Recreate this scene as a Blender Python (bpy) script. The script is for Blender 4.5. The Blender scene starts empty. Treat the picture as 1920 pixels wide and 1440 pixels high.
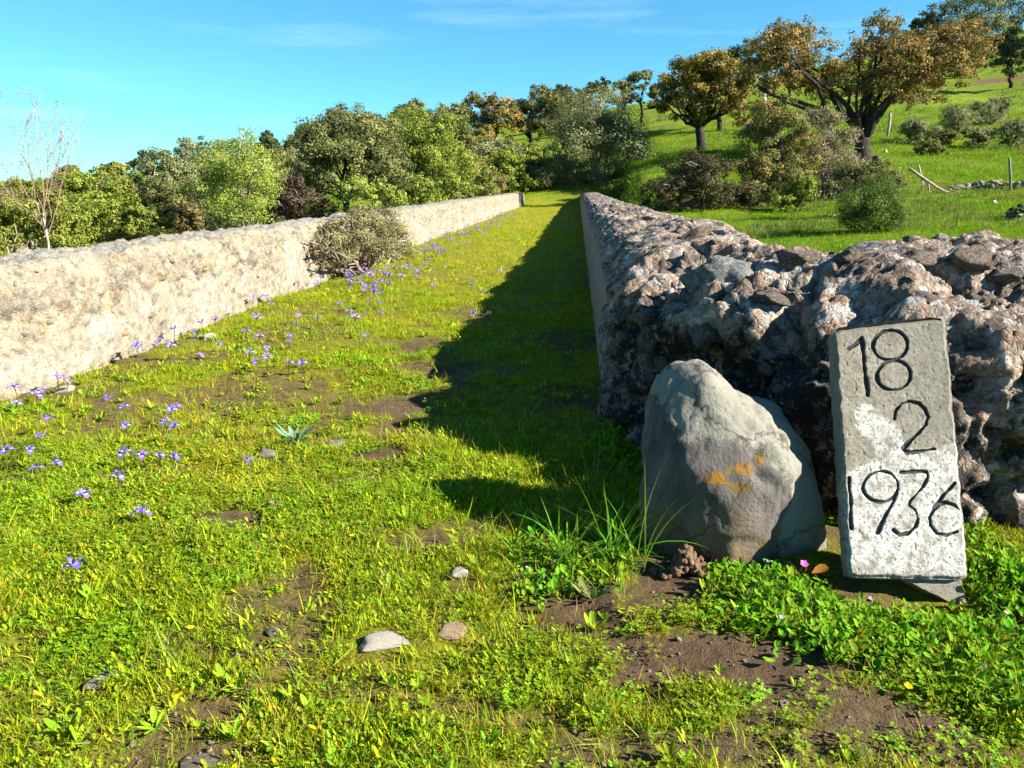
import bpy, math, random
import numpy as np
from mathutils import Vector, Euler

# ------------------------------------------------------------------ camera, sky, sun, exposure
H = 1.1                                   # eye height above the path
F = 1450.0                                # focal length in photo pixels (1920 wide)
PITCH = math.atan(373 / F)
YAW = math.radians(4.70)
SUN_AZ = math.radians(-11.0)               # direction to the sun in plan, from +X
SUN_EL = math.radians(30.0)

scene = bpy.context.scene
COL = scene.collection
cam_d = bpy.data.cameras.new("camera")
cam = bpy.data.objects.new("camera", cam_d)
COL.objects.link(cam)
cam.location = (0, 0, H)
cam.rotation_euler = (math.pi / 2 - PITCH, 0, YAW)
cam_d.sensor_width = 36.0
cam_d.lens = 36.0 * F / 1920.0
cam_d.clip_start = 0.05
cam_d.clip_end = 5000
scene.camera = cam

world = bpy.data.worlds.new("World")
scene.world = world
world.use_nodes = True
wn, wl = world.node_tree.nodes, world.node_tree.links
wn.clear()
w_out = wn.new("ShaderNodeOutputWorld")
w_bg = wn.new("ShaderNodeBackground")
w_sky = wn.new("ShaderNodeTexSky")
w_sky.sky_type = 'NISHITA'
w_sky.sun_disc = False
w_sky.sun_elevation = SUN_EL
w_sky.sun_rotation = math.pi / 2 - SUN_AZ
w_sky.air_density = 1.0
w_sky.dust_density = 0.0
w_sky.ozone_density = 3.0
w_hsv = wn.new("ShaderNodeMix")              # the camera's cyan rendering of blue
w_hsv.data_type = 'RGBA'
w_hsv.blend_type = 'MULTIPLY'
w_hsv.inputs['Factor'].default_value = 1.0
w_hsv.inputs['B'].default_value = (0.38, 0.86, 1.0, 1)
wl.new(w_sky.outputs[0], w_hsv.inputs['A'])
# thin streaks of high cloud
w_tc = wn.new("ShaderNodeTexCoord")
w_map = wn.new("ShaderNodeMapping")
w_map.inputs['Scale'].default_value = (1.6, 1.6, 14.0)
w_noise = wn.new("ShaderNodeTexNoise")
w_noise.inputs['Scale'].default_value = 2.2
w_noise.inputs['Detail'].default_value = 7
w_noise.inputs['Roughness'].default_value = 0.6
w_ramp = wn.new("ShaderNodeValToRGB")
w_ramp.color_ramp.elements[0].position = 0.55
w_ramp.color_ramp.elements[0].color = (0, 0, 0, 1)
w_ramp.color_ramp.elements[1].position = 0.85
w_ramp.color_ramp.elements[1].color = (0.16, 0.16, 0.16, 1)
w_mix = wn.new("ShaderNodeMix")
w_mix.data_type = 'RGBA'
w_mix.inputs['B'].default_value = (9.0, 10.5, 12.0, 1)
wl.new(w_tc.outputs['Generated'], w_map.inputs['Vector'])
wl.new(w_map.outputs[0], w_noise.inputs['Vector'])
wl.new(w_noise.outputs['Fac'], w_ramp.inputs['Fac'])
wl.new(w_ramp.outputs['Color'], w_mix.inputs['Factor'])
wl.new(w_hsv.outputs['Result'], w_mix.inputs['A'])
wl.new(w_mix.outputs['Result'], w_bg.inputs['Color'])
w_bg.inputs['Strength'].default_value = 0.05
wl.new(w_bg.outputs[0], w_out.inputs['Surface'])

sun_d = bpy.data.lights.new("sun", 'SUN')
sun_d.energy = 5.0
sun_d.angle = math.radians(0.5)
sun_d.color = (1.0, 0.93, 0.80)
sun = bpy.data.objects.new("sun", sun_d)
COL.objects.link(sun)
to_sun = Vector((math.cos(SUN_AZ) * math.cos(SUN_EL), math.sin(SUN_AZ) * math.cos(SUN_EL), math.sin(SUN_EL)))
sun.rotation_euler = (-to_sun).to_track_quat('-Z', 'Y').to_euler()
sun.location = (30, -5, 25)

vs = scene.view_settings
vs.view_transform = 'Standard'
vs.look = 'None'
vs.exposure = 1.95
vs.gamma = 1.0
vs.use_curve_mapping = False
scene.cycles.max_bounces = 4
scene.cycles.diffuse_bounces = 2
scene.cycles.glossy_bounces = 1
scene.cycles.transmission_bounces = 2
scene.cycles.transparent_max_bounces = 4
scene.cycles.use_denoising = True

# ------------------------------------------------------------------ geometry helpers
CY, SY, CP, SP = math.cos(YAW), math.sin(YAW), math.cos(PITCH), math.sin(PITCH)


def P(x, y, z):
    """world point seen at photo pixel (x, y) at depth z metres along the optical axis"""
    xc, yc = (x - 960) / F * z, -(y - 720) / F * z
    fwd = z * CP + yc * SP
    return np.array([xc * CY - fwd * SY, xc * SY + fwd * CY, H + yc * CP - z * SP])


def depth_on(y, zw=0.0):
    return (H - zw) / ((y - 347.0) / F * CP)


def G(x, y, zw=0.0):
    return P(x, y, depth_on(y, zw))


def rngf(seed):
    return np.random.default_rng(seed)


def _hash(ix, iy, iz, seed):
    h = (ix.astype(np.int64) * 374761393 + iy.astype(np.int64) * 668265263 + iz.astype(np.int64) * 2147483647 + seed * 974634777) & 0xFFFFFFFF
    h = ((h ^ (h >> 13)) * 1274126177) & 0xFFFFFFFF
    h = (h ^ (h >> 16)) & 0xFFFFFFFF
    h = (h * 2246822519) & 0xFFFFFFFF
    return ((h ^ (h >> 15)) & 0xFFFFFF) / float(0xFFFFFF)


def vnoise(p, seed=0):
    i = np.floor(p)
    f = p - i
    f = f * f * (3 - 2 * f)
    i = i.astype(np.int64)
    out = 0
    for dx in (0, 1):
        for dy in (0, 1):
            for dz in (0, 1):
                w = (f[:, 0] if dx else 1 - f[:, 0]) * (f[:, 1] if dy else 1 - f[:, 1]) * (f[:, 2] if dz else 1 - f[:, 2])
                out = out + w * _hash(i[:, 0] + dx, i[:, 1] + dy, i[:, 2] + dz, seed)
    return out * 2 - 1


def fbm(p, oct=4, seed=0, gain=0.5):
    a, s, out = 1.0, 1.0, 0
    for k in range(oct):
        out = out + a * vnoise(p * s + 17.3 * k, seed + k)
        a *= gain
        s *= 2.03
    return out


def worley(p, seed=0):
    """F1, F2 and the id of the nearest cell"""
    i = np.floor(p).astype(np.int64)
    f1 = np.full(len(p), 9.0)
    f2 = np.full(len(p), 9.0)
    cid = np.zeros(len(p))
    for dx in (-1, 0, 1):
        for dy in (-1, 0, 1):
            for dz in (-1, 0, 1):
                c = i + np.array([dx, dy, dz])
                q = np.stack([c[:, k] + _hash(c[:, 0], c[:, 1], c[:, 2], seed + 11 * k + 1) for k in range(3)], 1)
                d = np.linalg.norm(q - p, axis=1)
                h = _hash(c[:, 0], c[:, 1], c[:, 2], seed + 77)
                near = d < f1
                f2 = np.where(near, f1, np.minimum(f2, d))
                cid = np.where(near, h, cid)
                f1 = np.where(near, d, f1)
    return f1, f2, cid


def sstep(a, b, x):
    t = np.clip((x - a) / (b - a), 0, 1)
    return t * t * (3 - 2 * t)


def new_mesh(name, v, f, mat=None, smooth=False, cols=None, attrs=None):
    v = np.asarray(v, dtype=np.float32)
    me = bpy.data.meshes.new(name)
    if isinstance(f, np.ndarray):
        n, k = f.shape
        me.vertices.add(len(v))
        me.vertices.foreach_set('co', v.ravel())
        me.loops.add(n * k)
        me.loops.foreach_set('vertex_index', f.astype(np.int32).ravel())
        me.polygons.add(n)
        me.polygons.foreach_set('loop_start', np.arange(0, n * k, k, dtype=np.int32))
        me.update(calc_edges=True)
        me.validate()
    else:
        me.from_pydata([tuple(map(float, q)) for q in v], [], [tuple(int(i) for i in q) for q in f])
        me.update()
    if smooth:
        me.polygons.foreach_set('use_smooth', np.ones(len(me.polygons), dtype=bool))
    if cols is not None:
        a = me.color_attributes.new('tint', 'FLOAT_COLOR', 'POINT')
        c = np.ones((len(v), 4), dtype=np.float32)
        c[:, :3] = cols
        a.data.foreach_set('color', c.ravel())
    for k, arr in (attrs or {}).items():
        a = me.attributes.new(k, 'FLOAT', 'POINT')
        a.data.foreach_set('value', np.asarray(arr, dtype=np.float32))
    if mat:
        me.materials.append(mat)
    return me


def link(name, me, parent=None, loc=None, rot=None, scale=None):
    o = bpy.data.objects.new(name, me)
    COL.objects.link(o)
    if parent is not None:
        o.parent = parent
    if loc is not None:
        o.location = [float(q) for q in loc]
    if rot is not None:
        o.rotation_euler = [float(q) for q in rot]
    if scale is not None:
        o.scale = [float(q) for q in scale]
    return o


def tag(o, label=None, cat=None, group=None, kind=None):
    if label:
        o['label'] = label
    if cat:
        o['category'] = cat
    if group:
        o['group'] = group
    if kind:
        o['kind'] = kind
    return o


def thing(name, label, cat, loc=(0, 0, 0), group=None, rot=None):
    return tag(link(name, None, None, loc, rot), label, cat, group, 'thing' if cat == 'wall' else None)


def tube(pts, rad, sides=7):
    pts = np.asarray(pts, float)
    rad = np.asarray(rad, float)
    n = len(pts)
    v, f = [], []
    up = np.array([0.31, 0.21, 0.93])
    for i in range(n):
        t = pts[min(i + 1, n - 1)] - pts[max(i - 1, 0)]
        t = t / (np.linalg.norm(t) + 1e-9)
        a = np.cross(t, up)
        if np.linalg.norm(a) < 0.05:
            a = np.cross(t, np.array([1.0, 0, 0]))
        a /= np.linalg.norm(a)
        b = np.cross(t, a)
        for k in range(sides):
            an = 2 * math.pi * k / sides
            v.append(pts[i] + rad[i] * (math.cos(an) * a + math.sin(an) * b))
    for i in range(n - 1):
        for k in range(sides):
            k2 = (k + 1) % sides
            f.append((i * sides + k, i * sides + k2, (i + 1) * sides + k2, (i + 1) * sides + k))
    f.append(tuple(range(sides - 1, -1, -1)))
    f.append(tuple((n - 1) * sides + k for k in range(sides)))
    return v, f


class Soup:
    def __init__(self):
        self.v, self.f, self.c = [], [], []

    def add(self, vf, col=None):
        o = len(self.v)
        self.v += list(vf[0])
        self.f += [tuple(i + o for i in q) for q in vf[1]]
        if col is not None:
            self.c += [col] * len(vf[0])

    def mesh(self, name, mat, smooth=False):
        return new_mesh(name, np.array(self.v), self.f, mat, smooth, cols=np.array(self.c) if self.c else None)


def wobble(a, b, n, amp, rng):
    """a crooked line from a to b"""
    t = np.linspace(0, 1, n)[:, None]
    p = np.asarray(a) * (1 - t) + np.asarray(b) * t
    L = np.linalg.norm(np.asarray(b) - np.asarray(a))
    d = rng.normal(0, amp * L, (n, 3))
    d[0] = 0
    d[-1] = 0
    return p + d


# ------------------------------------------------------------------ materials
class M:
    def __init__(self, name):
        self.m = bpy.data.materials.new(name)
        self.m.use_nodes = True
        self.n, self.l = self.m.node_tree.nodes, self.m.node_tree.links
        self.n.clear()
        self.out = self.n.new('ShaderNodeOutputMaterial')

    def node(self, t, **kw):
        nd = self.n.new(t)
        for k, v in kw.items():
            setattr(nd, k, v)
        return nd

    def put(self, sock, val):
        if hasattr(val, 'links'):
            self.l.new(val, sock)
        else:
            sock.default_value = val

    def coord(self, kind='Object'):
        return self.node('ShaderNodeTexCoord').outputs[kind]

    def pos(self):
        return self.node('ShaderNodeNewGeometry').outputs['Position']

    def noise(self, scale, detail=5, rough=0.6, vec=None, dist=0.0, out='Fac'):
        nd = self.node('ShaderNodeTexNoise')
        nd.inputs['Scale'].default_value = scale
        nd.inputs['Detail'].default_value = detail
        nd.inputs['Roughness'].default_value = rough
        nd.inputs['Distortion'].default_value = dist
        if vec is not None:
            self.l.new(vec, nd.inputs['Vector'])
        return nd.outputs[out]

    def voro(self, scale, vec=None, feature='F1', out='Distance', rnd=1.0):
        nd = self.node('ShaderNodeTexVoronoi', feature=feature)
        nd.inputs['Scale'].default_value = scale
        nd.inputs['Randomness'].default_value = rnd
        if vec is not None:
            self.l.new(vec, nd.inputs['Vector'])
        return nd.outputs[out]

    def ramp(self, fac, stops, interp='LINEAR'):
        nd = self.node('ShaderNodeValToRGB')
        cr = nd.color_ramp
        cr.interpolation = interp
        while len(cr.elements) < len(stops):
            cr.elements.new(0.5)
        for e, (p, c) in zip(cr.elements, stops):
            e.position = p
            c = (c, c, c) if not isinstance(c, tuple) else c
            e.color = (*c, 1)
        self.l.new(fac, nd.inputs['Fac'])
        return nd.outputs['Color']

    def mix(self, fac, a, b, blend='MIX'):
        nd = self.node('ShaderNodeMix', data_type='RGBA', blend_type=blend)
        self.put(nd.inputs['Factor'], fac)
        self.put(nd.inputs['A'], (*a, 1) if isinstance(a, tuple) else a)
        self.put(nd.inputs['B'], (*b, 1) if isinstance(b, tuple) else b)
        return nd.outputs['Result']

    def math(self, op, a, b=0.0, c=0.0, clamp=False):
        nd = self.node('ShaderNodeMath', operation=op, use_clamp=clamp)
        self.put(nd.inputs[0], a)
        self.put(nd.inputs[1], b)
        self.put(nd.inputs[2], c)
        return nd.outputs[0]

    def attr(self, name, out='Fac'):
        return self.node('ShaderNodeAttribute', attribute_name=name).outputs[out]

    def bump(self, height, strength=0.5, dist=0.02):
        nd = self.node('ShaderNodeBump')
        nd.inputs['Strength'].default_value = strength
        nd.inputs['Distance'].default_value = dist
        self.l.new(height, nd.inputs['Height'])
        return nd.outputs[0]

    def surf(self, color, rough=0.9, normal=None, spec=0.2):
        b = self.node('ShaderNodeBsdfPrincipled')
        self.put(b.inputs['Base Color'], (*color, 1) if isinstance(color, tuple) else color)
        self.put(b.inputs['Roughness'], rough)
        b.inputs['Specular IOR Level'].default_value = spec
        if normal is not None:
            self.l.new(normal, b.inputs['Normal'])
        self.l.new(b.outputs[0], self.out.inputs['Surface'])
        return self.m

    def leaf(self, color, trans=0.35, rough=0.55, spec=0.25):
        b = self.node('ShaderNodeBsdfPrincipled')
        self.put(b.inputs['Base Color'], color)
        b.inputs['Roughness'].default_value = rough
        b.inputs['Specular IOR Level'].default_value = spec
        t = self.node('ShaderNodeBsdfTranslucent')
        self.put(t.inputs['Color'], color)
        x = self.node('ShaderNodeMixShader')
        x.inputs[0].default_value = trans
        self.l.new(b.outputs[0], x.inputs[1])
        self.l.new(t.outputs[0], x.inputs[2])
        self.l.new(x.outputs[0], self.out.inputs['Surface'])
        return self.m


def mat_foliage():
    m = M('foliage')
    c = m.attr('tint', 'Color')
    n = m.noise(3.0, 3, 0.6, m.coord('Object'))
    k = m.ramp(n, [(0.3, 0.78), (0.7, 1.2)])
    return m.leaf(m.mix(1.0, c, k, 'MULTIPLY'), 0.25, 0.7, 0.06)


def mat_meadow(name, trans=0.42):
    """blades and weeds: own tint, varied from plant to plant and in broad drifts over the ground"""
    m = M(name)
    c = m.attr('tint', 'Color')
    rnd = m.node('ShaderNodeObjectInfo').outputs['Random']
    hue = m.node('ShaderNodeHueSaturation')
    m.put(hue.inputs['Hue'], m.math('MULTIPLY_ADD', rnd, 0.05, 0.475))
    m.put(hue.inputs['Value'], m.math('MULTIPLY_ADD', rnd, 0.6, 0.84))
    m.put(hue.inputs['Color'], c)
    drift = m.noise(0.9, 3, 0.55, m.pos())
    d = m.ramp(drift, [(0.35, (0.85, 1.0, 0.7)), (0.55, (1.0, 1.0, 1.0)), (0.72, (1.35, 1.02, 0.9))])
    return m.leaf(m.mix(1.0, hue.outputs[0], d, 'MULTIPLY'), trans, 0.65, 0.06)


def mat_bark(name, c0, c1):
    m = M(name)
    v = m.coord('Object')
    n = m.noise(6, 6, 0.7, v)
    w = m.noise(30, 4, 0.6, v)
    c = m.mix(m.ramp(n, [(0.35, 0.0), (0.65, 1.0)]), c0, c1)
    return m.surf(c, 0.95, m.bump(m.math('ADD', n, w), 0.8, 0.03), 0.1)


def mat_ground():
    m = M('ground')
    v = m.pos()
    cov = m.attr('cover')
    field = m.attr('field')
    earth = m.attr('earth')
    n1 = m.noise(2.3, 6, 0.65, v)
    n2 = m.noise(26, 6, 0.7, v)
    n3 = m.noise(140, 4, 0.7, v)
    soil = m.mix(n1, (0.10, 0.066, 0.041), (0.19, 0.13, 0.082))
    soil = m.mix(m.ramp(n2, [(0.3, 0.0), (0.7, 1.0)]), m.mix(1.0, soil, (0.62, 0.60, 0.58), 'MULTIPLY'), soil)
    soil = m.mix(m.ramp(n3, [(0.62, 0.0), (0.74, 0.5)]), soil, (0.26, 0.20, 0.14))
    moss = m.mix(m.ramp(n2, [(0.35, 0.0), (0.65, 1.0)]), (0.15, 0.145, 0.016), (0.28, 0.28, 0.016))
    c = m.mix(cov, soil, moss)
    f1 = m.noise(0.35, 6, 0.62, v)
    f2 = m.noise(3.5, 6, 0.72, v)
    turf = m.mix(m.ramp(f1, [(0.35, 0.0), (0.65, 1.0)]), (0.10, 0.18, 0.007), (0.19, 0.25, 0.010))
    turf = m.mix(m.ramp(f2, [(0.35, 0.55), (0.6, 0.0)]), turf, (0.045, 0.08, 0.012))
    turf = m.mix(m.ramp(m.noise(0.16, 6, 0.75, v), [(0.48, 0.0), (0.66, 0.6)]), turf, (0.13, 0.12, 0.035))
    brown = m.mix(f2, (0.085, 0.045, 0.03), (0.20, 0.115, 0.075))
    turf = m.mix(earth, turf, brown)
    c = m.mix(field, c, turf)
    h = m.math('ADD', m.math('MULTIPLY', n2, 1.0), m.math('MULTIPLY', n3, 0.35))
    return m.surf(c, 0.97, m.bump(h, 1.0, 0.05), 0.06)


def mat_rubble(name, pale):
    """old lime concrete full of small stone: tan mortar, grey and black lichen crusts, the dark wall blacker low down"""
    m = M(name)
    v = m.coord('Object')
    cell = m.attr('cell')
    plaster = m.attr('plaster')
    dv = m.node('ShaderNodeMix', data_type='VECTOR')
    m.put(dv.inputs['Factor'], 0.12)
    m.put(dv.inputs[4], v)
    m.put(dv.inputs[5], m.noise(7, 3, 0.6, v, out='Color'))
    v2 = dv.outputs[1]
    peb = m.voro(34, v2, out='Color')
    pebd = m.voro(34, v2, 'DISTANCE_TO_EDGE')
    sep = m.node('ShaderNodeSeparateColor')
    m.l.new(peb, sep.inputs[0])
    r, g = sep.outputs[0], sep.outputs[1]
    n1 = m.noise(5.5, 7, 0.68, v)
    n2 = m.noise(19, 6, 0.7, v)
    n3 = m.noise(75, 5, 0.7, v)
    if pale:
        tan = m.mix(n2, (0.225, 0.185, 0.13), (0.31, 0.27, 0.205))
        stone = m.ramp(cell, [(0.0, (0.19, 0.165, 0.13)), (0.3, (0.28, 0.24, 0.175)), (0.55, (0.155, 0.15, 0.135)), (0.75, (0.27, 0.18, 0.085)), (1.0, (0.30, 0.27, 0.22))])
        c = m.mix(0.6, tan, stone)
        crust = m.ramp(n2, [(0.44, 0.0), (0.56, 0.85)])
        c = m.mix(m.math('MULTIPLY', crust, m.ramp(n1, [(0.42, 0.0), (0.56, 1.0)])), c, (0.085, 0.08, 0.07))
        c = m.mix(m.ramp(n3, [(0.54, 0.0), (0.66, 0.65)]), c, (0.07, 0.055, 0.04))
        pl = m.mix(m.ramp(n1, [(0.35, 0.0), (0.65, 1.0)]), (0.21, 0.182, 0.138), (0.29, 0.27, 0.23))
        pl = m.mix(m.ramp(n2, [(0.48, 0.0), (0.62, 0.75)]), pl, (0.12, 0.108, 0.088))
        pl = m.mix(m.ramp(n3, [(0.53, 0.0), (0.64, 0.75)]), pl, (0.09, 0.072, 0.05))
        c = m.mix(plaster, c, pl)
        c = m.mix(m.math('MULTIPLY', m.ramp(m.voro(9.5, v2, 'DISTANCE_TO_EDGE'), [(0.0, 0.5), (0.05, 0.0)]), m.math('MULTIPLY_ADD', plaster, -0.85, 0.85)), c, (0.055, 0.045, 0.032))
        top = m.attr('top')
        c = m.mix(m.math('MULTIPLY', top, m.ramp(n2, [(0.4, 0.2), (0.6, 0.9)])), c, (0.20, 0.20, 0.185))
    else:
        tan = m.mix(m.ramp(n2, [(0.3, 0.0), (0.7, 1.0)]), (0.20, 0.14, 0.10), (0.40, 0.32, 0.255))
        grav = m.ramp(r, [(0.0, (0.21, 0.135, 0.09)), (0.25, (0.46, 0.36, 0.28)), (0.45, (0.30, 0.27, 0.245)), (0.62, (0.60, 0.54, 0.48)), (0.8, (0.30, 0.18, 0.105)), (1.0, (0.16, 0.145, 0.135))], 'CONSTANT')
        c = m.mix(m.ramp(g, [(0.25, 0.0), (0.5, 0.7)]), tan, grav)
        c = m.mix(m.ramp(pebd, [(0.0, 0.35), (0.08, 0.0)]), c, (0.13, 0.08, 0.05))
        black = m.math('MULTIPLY', m.ramp(n1, [(0.43, 0.0), (0.54, 1.0)]), m.ramp(n2, [(0.40, 0.2), (0.54, 1.0)]))
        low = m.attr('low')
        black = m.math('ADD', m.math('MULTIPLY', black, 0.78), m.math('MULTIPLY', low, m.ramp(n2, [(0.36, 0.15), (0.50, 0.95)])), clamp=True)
        va = m.node('ShaderNodeVectorMath', operation='ADD')
        m.l.new(v, va.inputs[0])
        va.inputs[1].default_value = (31, 7, 3)
        grey = m.noise(8.0, 6, 0.7, va.outputs[0])
        c = m.mix(m.ramp(grey, [(0.53, 0.0), (0.60, 0.8)]), c, m.mix(m.ramp(n3, [(0.3, 0.0), (0.7, 1.0)]), (0.16, 0.165, 0.17), (0.52, 0.52, 0.50)))
        c = m.mix(black, c, (0.020, 0.018, 0.018))
        c = m.mix(m.ramp(n3, [(0.56, 0.0), (0.64, 0.85)]), c, (0.018, 0.014, 0.012))
        c = m.mix(m.ramp(m.noise(48, 5, 0.8, va.outputs[0]), [(0.60, 0.0), (0.67, 0.7)]), c, (0.52, 0.50, 0.47))
        pl = m.mix(n2, (0.20, 0.15, 0.115), (0.36, 0.28, 0.215))
        pl = m.mix(m.ramp(n3, [(0.58, 0.0), (0.68, 0.6)]), pl, (0.07, 0.055, 0.045))
        c = m.mix(plaster, c, pl)
    h = m.math('ADD', m.math('MULTIPLY', n2, 1.0), m.math('MULTIPLY', n3, 0.5))
    h = m.math('ADD', h, m.math('MULTIPLY', m.ramp(pebd, [(0.0, 0.0), (0.25, 1.0)]), m.math('MULTIPLY_ADD', plaster, -0.22, 0.22)))
    return m.surf(c, 0.92, m.bump(h, 1.0 if not pale else 0.6, 0.025), 0.1 if pale else 0.2)


def mat_stone(name, dark, light, spot=None, spotw=(0.60, 0.66), sc=1.0, spec=0.2):
    m = M(name)
    v = m.coord('Object')
    rnd = m.node('ShaderNodeObjectInfo').outputs['Random']
    n1 = m.noise(7 * sc, 6, 0.65, v)
    n2 = m.noise(40 * sc, 5, 0.7, v)
    c = m.mix(m.ramp(n1, [(0.3, 0.0), (0.7, 1.0)]), dark, light)
    c = m.mix(m.ramp(n2, [(0.55, 0.0), (0.70, 0.6)]), c, tuple(q * 0.35 for q in dark))
    if spot:
        c = m.mix(m.ramp(m.noise(15 * sc, 5, 0.7, v), [(spotw[0], 0.0), (spotw[1], 0.85)]), c, spot)
    k = m.node('ShaderNodeHueSaturation')
    m.put(k.inputs['Value'], m.math('MULTIPLY_ADD', rnd, 0.6, 0.7))
    m.put(k.inputs['Color'], c)
    return m.surf(k.outputs[0], 0.9, m.bump(m.math('ADD', n1, n2), 0.7, 0.015), spec)


def mat_boulder():
    m = M('boulder_stone')
    v = m.coord('Object')
    n1 = m.noise(4.5, 6, 0.6, v)
    n2 = m.noise(22, 6, 0.7, v)
    n3 = m.noise(90, 4, 0.7, v)
    sv = m.node('ShaderNodeMapping')
    sv.inputs['Scale'].default_value = (9, 9, 1.6)
    m.l.new(v, sv.inputs['Vector'])
    streak = m.noise(2.0, 5, 0.6, sv.outputs[0])
    base = m.mix(m.ramp(streak, [(0.35, 0.0), (0.65, 1.0)]), (0.055, 0.049, 0.046), (0.125, 0.113, 0.105))
    crust = m.attr('crust')                       # pale lichen crust on the crown and the right flank
    cm = m.ramp(m.math('ADD', crust, m.math('ADD', m.math('MULTIPLY_ADD', n1, 1.7, -0.85), m.math('MULTIPLY_ADD', n2, 0.5, -0.25))), [(0.44, 0.0), (0.54, 1.0)])
    cc = m.mix(n2, (0.135, 0.13, 0.108), (0.235, 0.225, 0.185))
    c = m.mix(m.math('MULTIPLY', cm, 0.92), base, cc)
    org = m.attr('orange')
    om = m.ramp(m.math('ADD', m.math('MULTIPLY', org, 0.36), m.math('MULTIPLY_ADD', m.noise(14, 3, 0.6, v), 0.7, m.math('MULTIPLY', m.noise(60, 5, 0.85, v), 0.55))), [(0.95, 0.0), (1.0, 0.95)])
    c = m.mix(om, c, m.mix(n3, (0.14, 0.07, 0.006), (0.24, 0.125, 0.008)))
    mud = m.attr('mud')
    c = m.mix(m.math('MULTIPLY', mud, m.ramp(n2, [(0.3, 0.5), (0.6, 1.0)])), c, (0.15, 0.105, 0.06))
    c = m.mix(m.ramp(n3, [(0.57, 0.0), (0.68, 0.6)]), c, (0.06, 0.053, 0.046))
    dv = m.node('ShaderNodeMix', data_type='VECTOR')
    m.put(dv.inputs['Factor'], 0.22)
    m.put(dv.inputs[4], v)
    m.put(dv.inputs[5], m.noise(5, 4, 0.6, v, out='Color'))
    crk = m.voro(2.6, dv.outputs[1], 'DISTANCE_TO_EDGE')
    c = m.mix(m.ramp(crk, [(0.0, 0.75), (0.012, 0.0)]), c, (0.03, 0.027, 0.024))
    h = m.math('ADD', m.math('MULTIPLY', n2, 0.6), m.math('MULTIPLY', n3, 0.4))
    return m.surf(c, 0.85, m.bump(m.math('ADD', h, m.math('MULTIPLY', cm, 0.10)), 0.7, 0.014), 0.15)


def mat_plaque():
    m = M('plaque_concrete')
    u, w = m.attr('pu'), m.attr('pv')
    g = m.attr('groove')
    v = m.coord('Object')
    n1 = m.noise(8, 6, 0.65, v)
    n2 = m.noise(30, 6, 0.72, v)
    n3 = m.noise(120, 4, 0.75, v)
    base = m.mix(m.ramp(n2, [(0.3, 0.0), (0.7, 1.0)]), (0.15, 0.135, 0.105), (0.28, 0.26, 0.215))
    # weathered grey on the upper right
    wr = m.math('MULTIPLY', m.ramp(u, [(0.55, 0.0), (0.9, 1.0)]), m.ramp(w, [(0.45, 0.0), (0.60, 1.0)]))
    base = m.mix(m.math('MULTIPLY', wr, m.ramp(n1, [(0.3, 0.3), (0.6, 0.85)])), base, (0.15, 0.145, 0.125))
    # remains of whitewash: a blot left of the 2, and most of the lower half
    lime = m.attr('lime')
    lm = m.ramp(m.math('ADD', lime, m.math('MULTIPLY_ADD', n1, 1.0, -0.5)), [(0.44, 0.0), (0.56, 1.0)])
    lm = m.math('MULTIPLY', lm, m.ramp(n2, [(0.38, 0.05), (0.52, 0.9)]))
    c = m.mix(lm, base, m.mix(n3, (0.40, 0.39, 0.36), (0.62, 0.60, 0.57)))
    c = m.mix(m.ramp(n3, [(0.52, 0.0), (0.60, 0.85)]), c, (0.085, 0.073, 0.058))
    c = m.mix(m.math('MULTIPLY', m.ramp(n1, [(0.50, 0.0), (0.64, 0.6)]), m.ramp(w, [(0.3, 0.35), (0.8, 1.0)])), c, (0.11, 0.10, 0.082))
    c = m.mix(m.ramp(m.noise(60, 5, 0.8, v), [(0.57, 0.0), (0.66, 0.75)]), c, (0.13, 0.115, 0.09))
    c = m.mix(m.ramp(m.noise(55, 3, 0.6, v), [(0.66, 0.0), (0.72, 0.6)]), c, (0.27, 0.16, 0.07))
    ed = m.math('MINIMUM', m.math('MINIMUM', u, m.math('SUBTRACT', 1.0, u)), m.math('MULTIPLY', m.math('MINIMUM', w, m.math('SUBTRACT', 1.0, w)), 2.0))
    c = m.mix(m.math('MULTIPLY', m.ramp(ed, [(0.0, 0.85), (0.07, 0.0)]), m.ramp(n2, [(0.35, 0.1), (0.6, 1.0)])), c, (0.10, 0.095, 0.08))
    c = m.mix(m.ramp(g, [(0.25, 0.0), (0.6, 0.9)]), c, (0.025, 0.025, 0.03))
    return m.surf(c, 0.9, m.bump(m.math('ADD', n2, n3), 0.15, 0.003), 0.1)


def mat_petal():
    m = M('iris_petal')
    c = m.attr('tint', 'Color')
    rnd = m.node('ShaderNodeObjectInfo').outputs['Random']
    k = m.node('ShaderNodeHueSaturation')
    m.put(k.inputs['Hue'], m.math('MULTIPLY_ADD', rnd, 0.05, 0.475))
    m.put(k.inputs['Color'], c)
    return m.leaf(k.outputs[0], 0.4, 0.5, 0.2)


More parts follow.
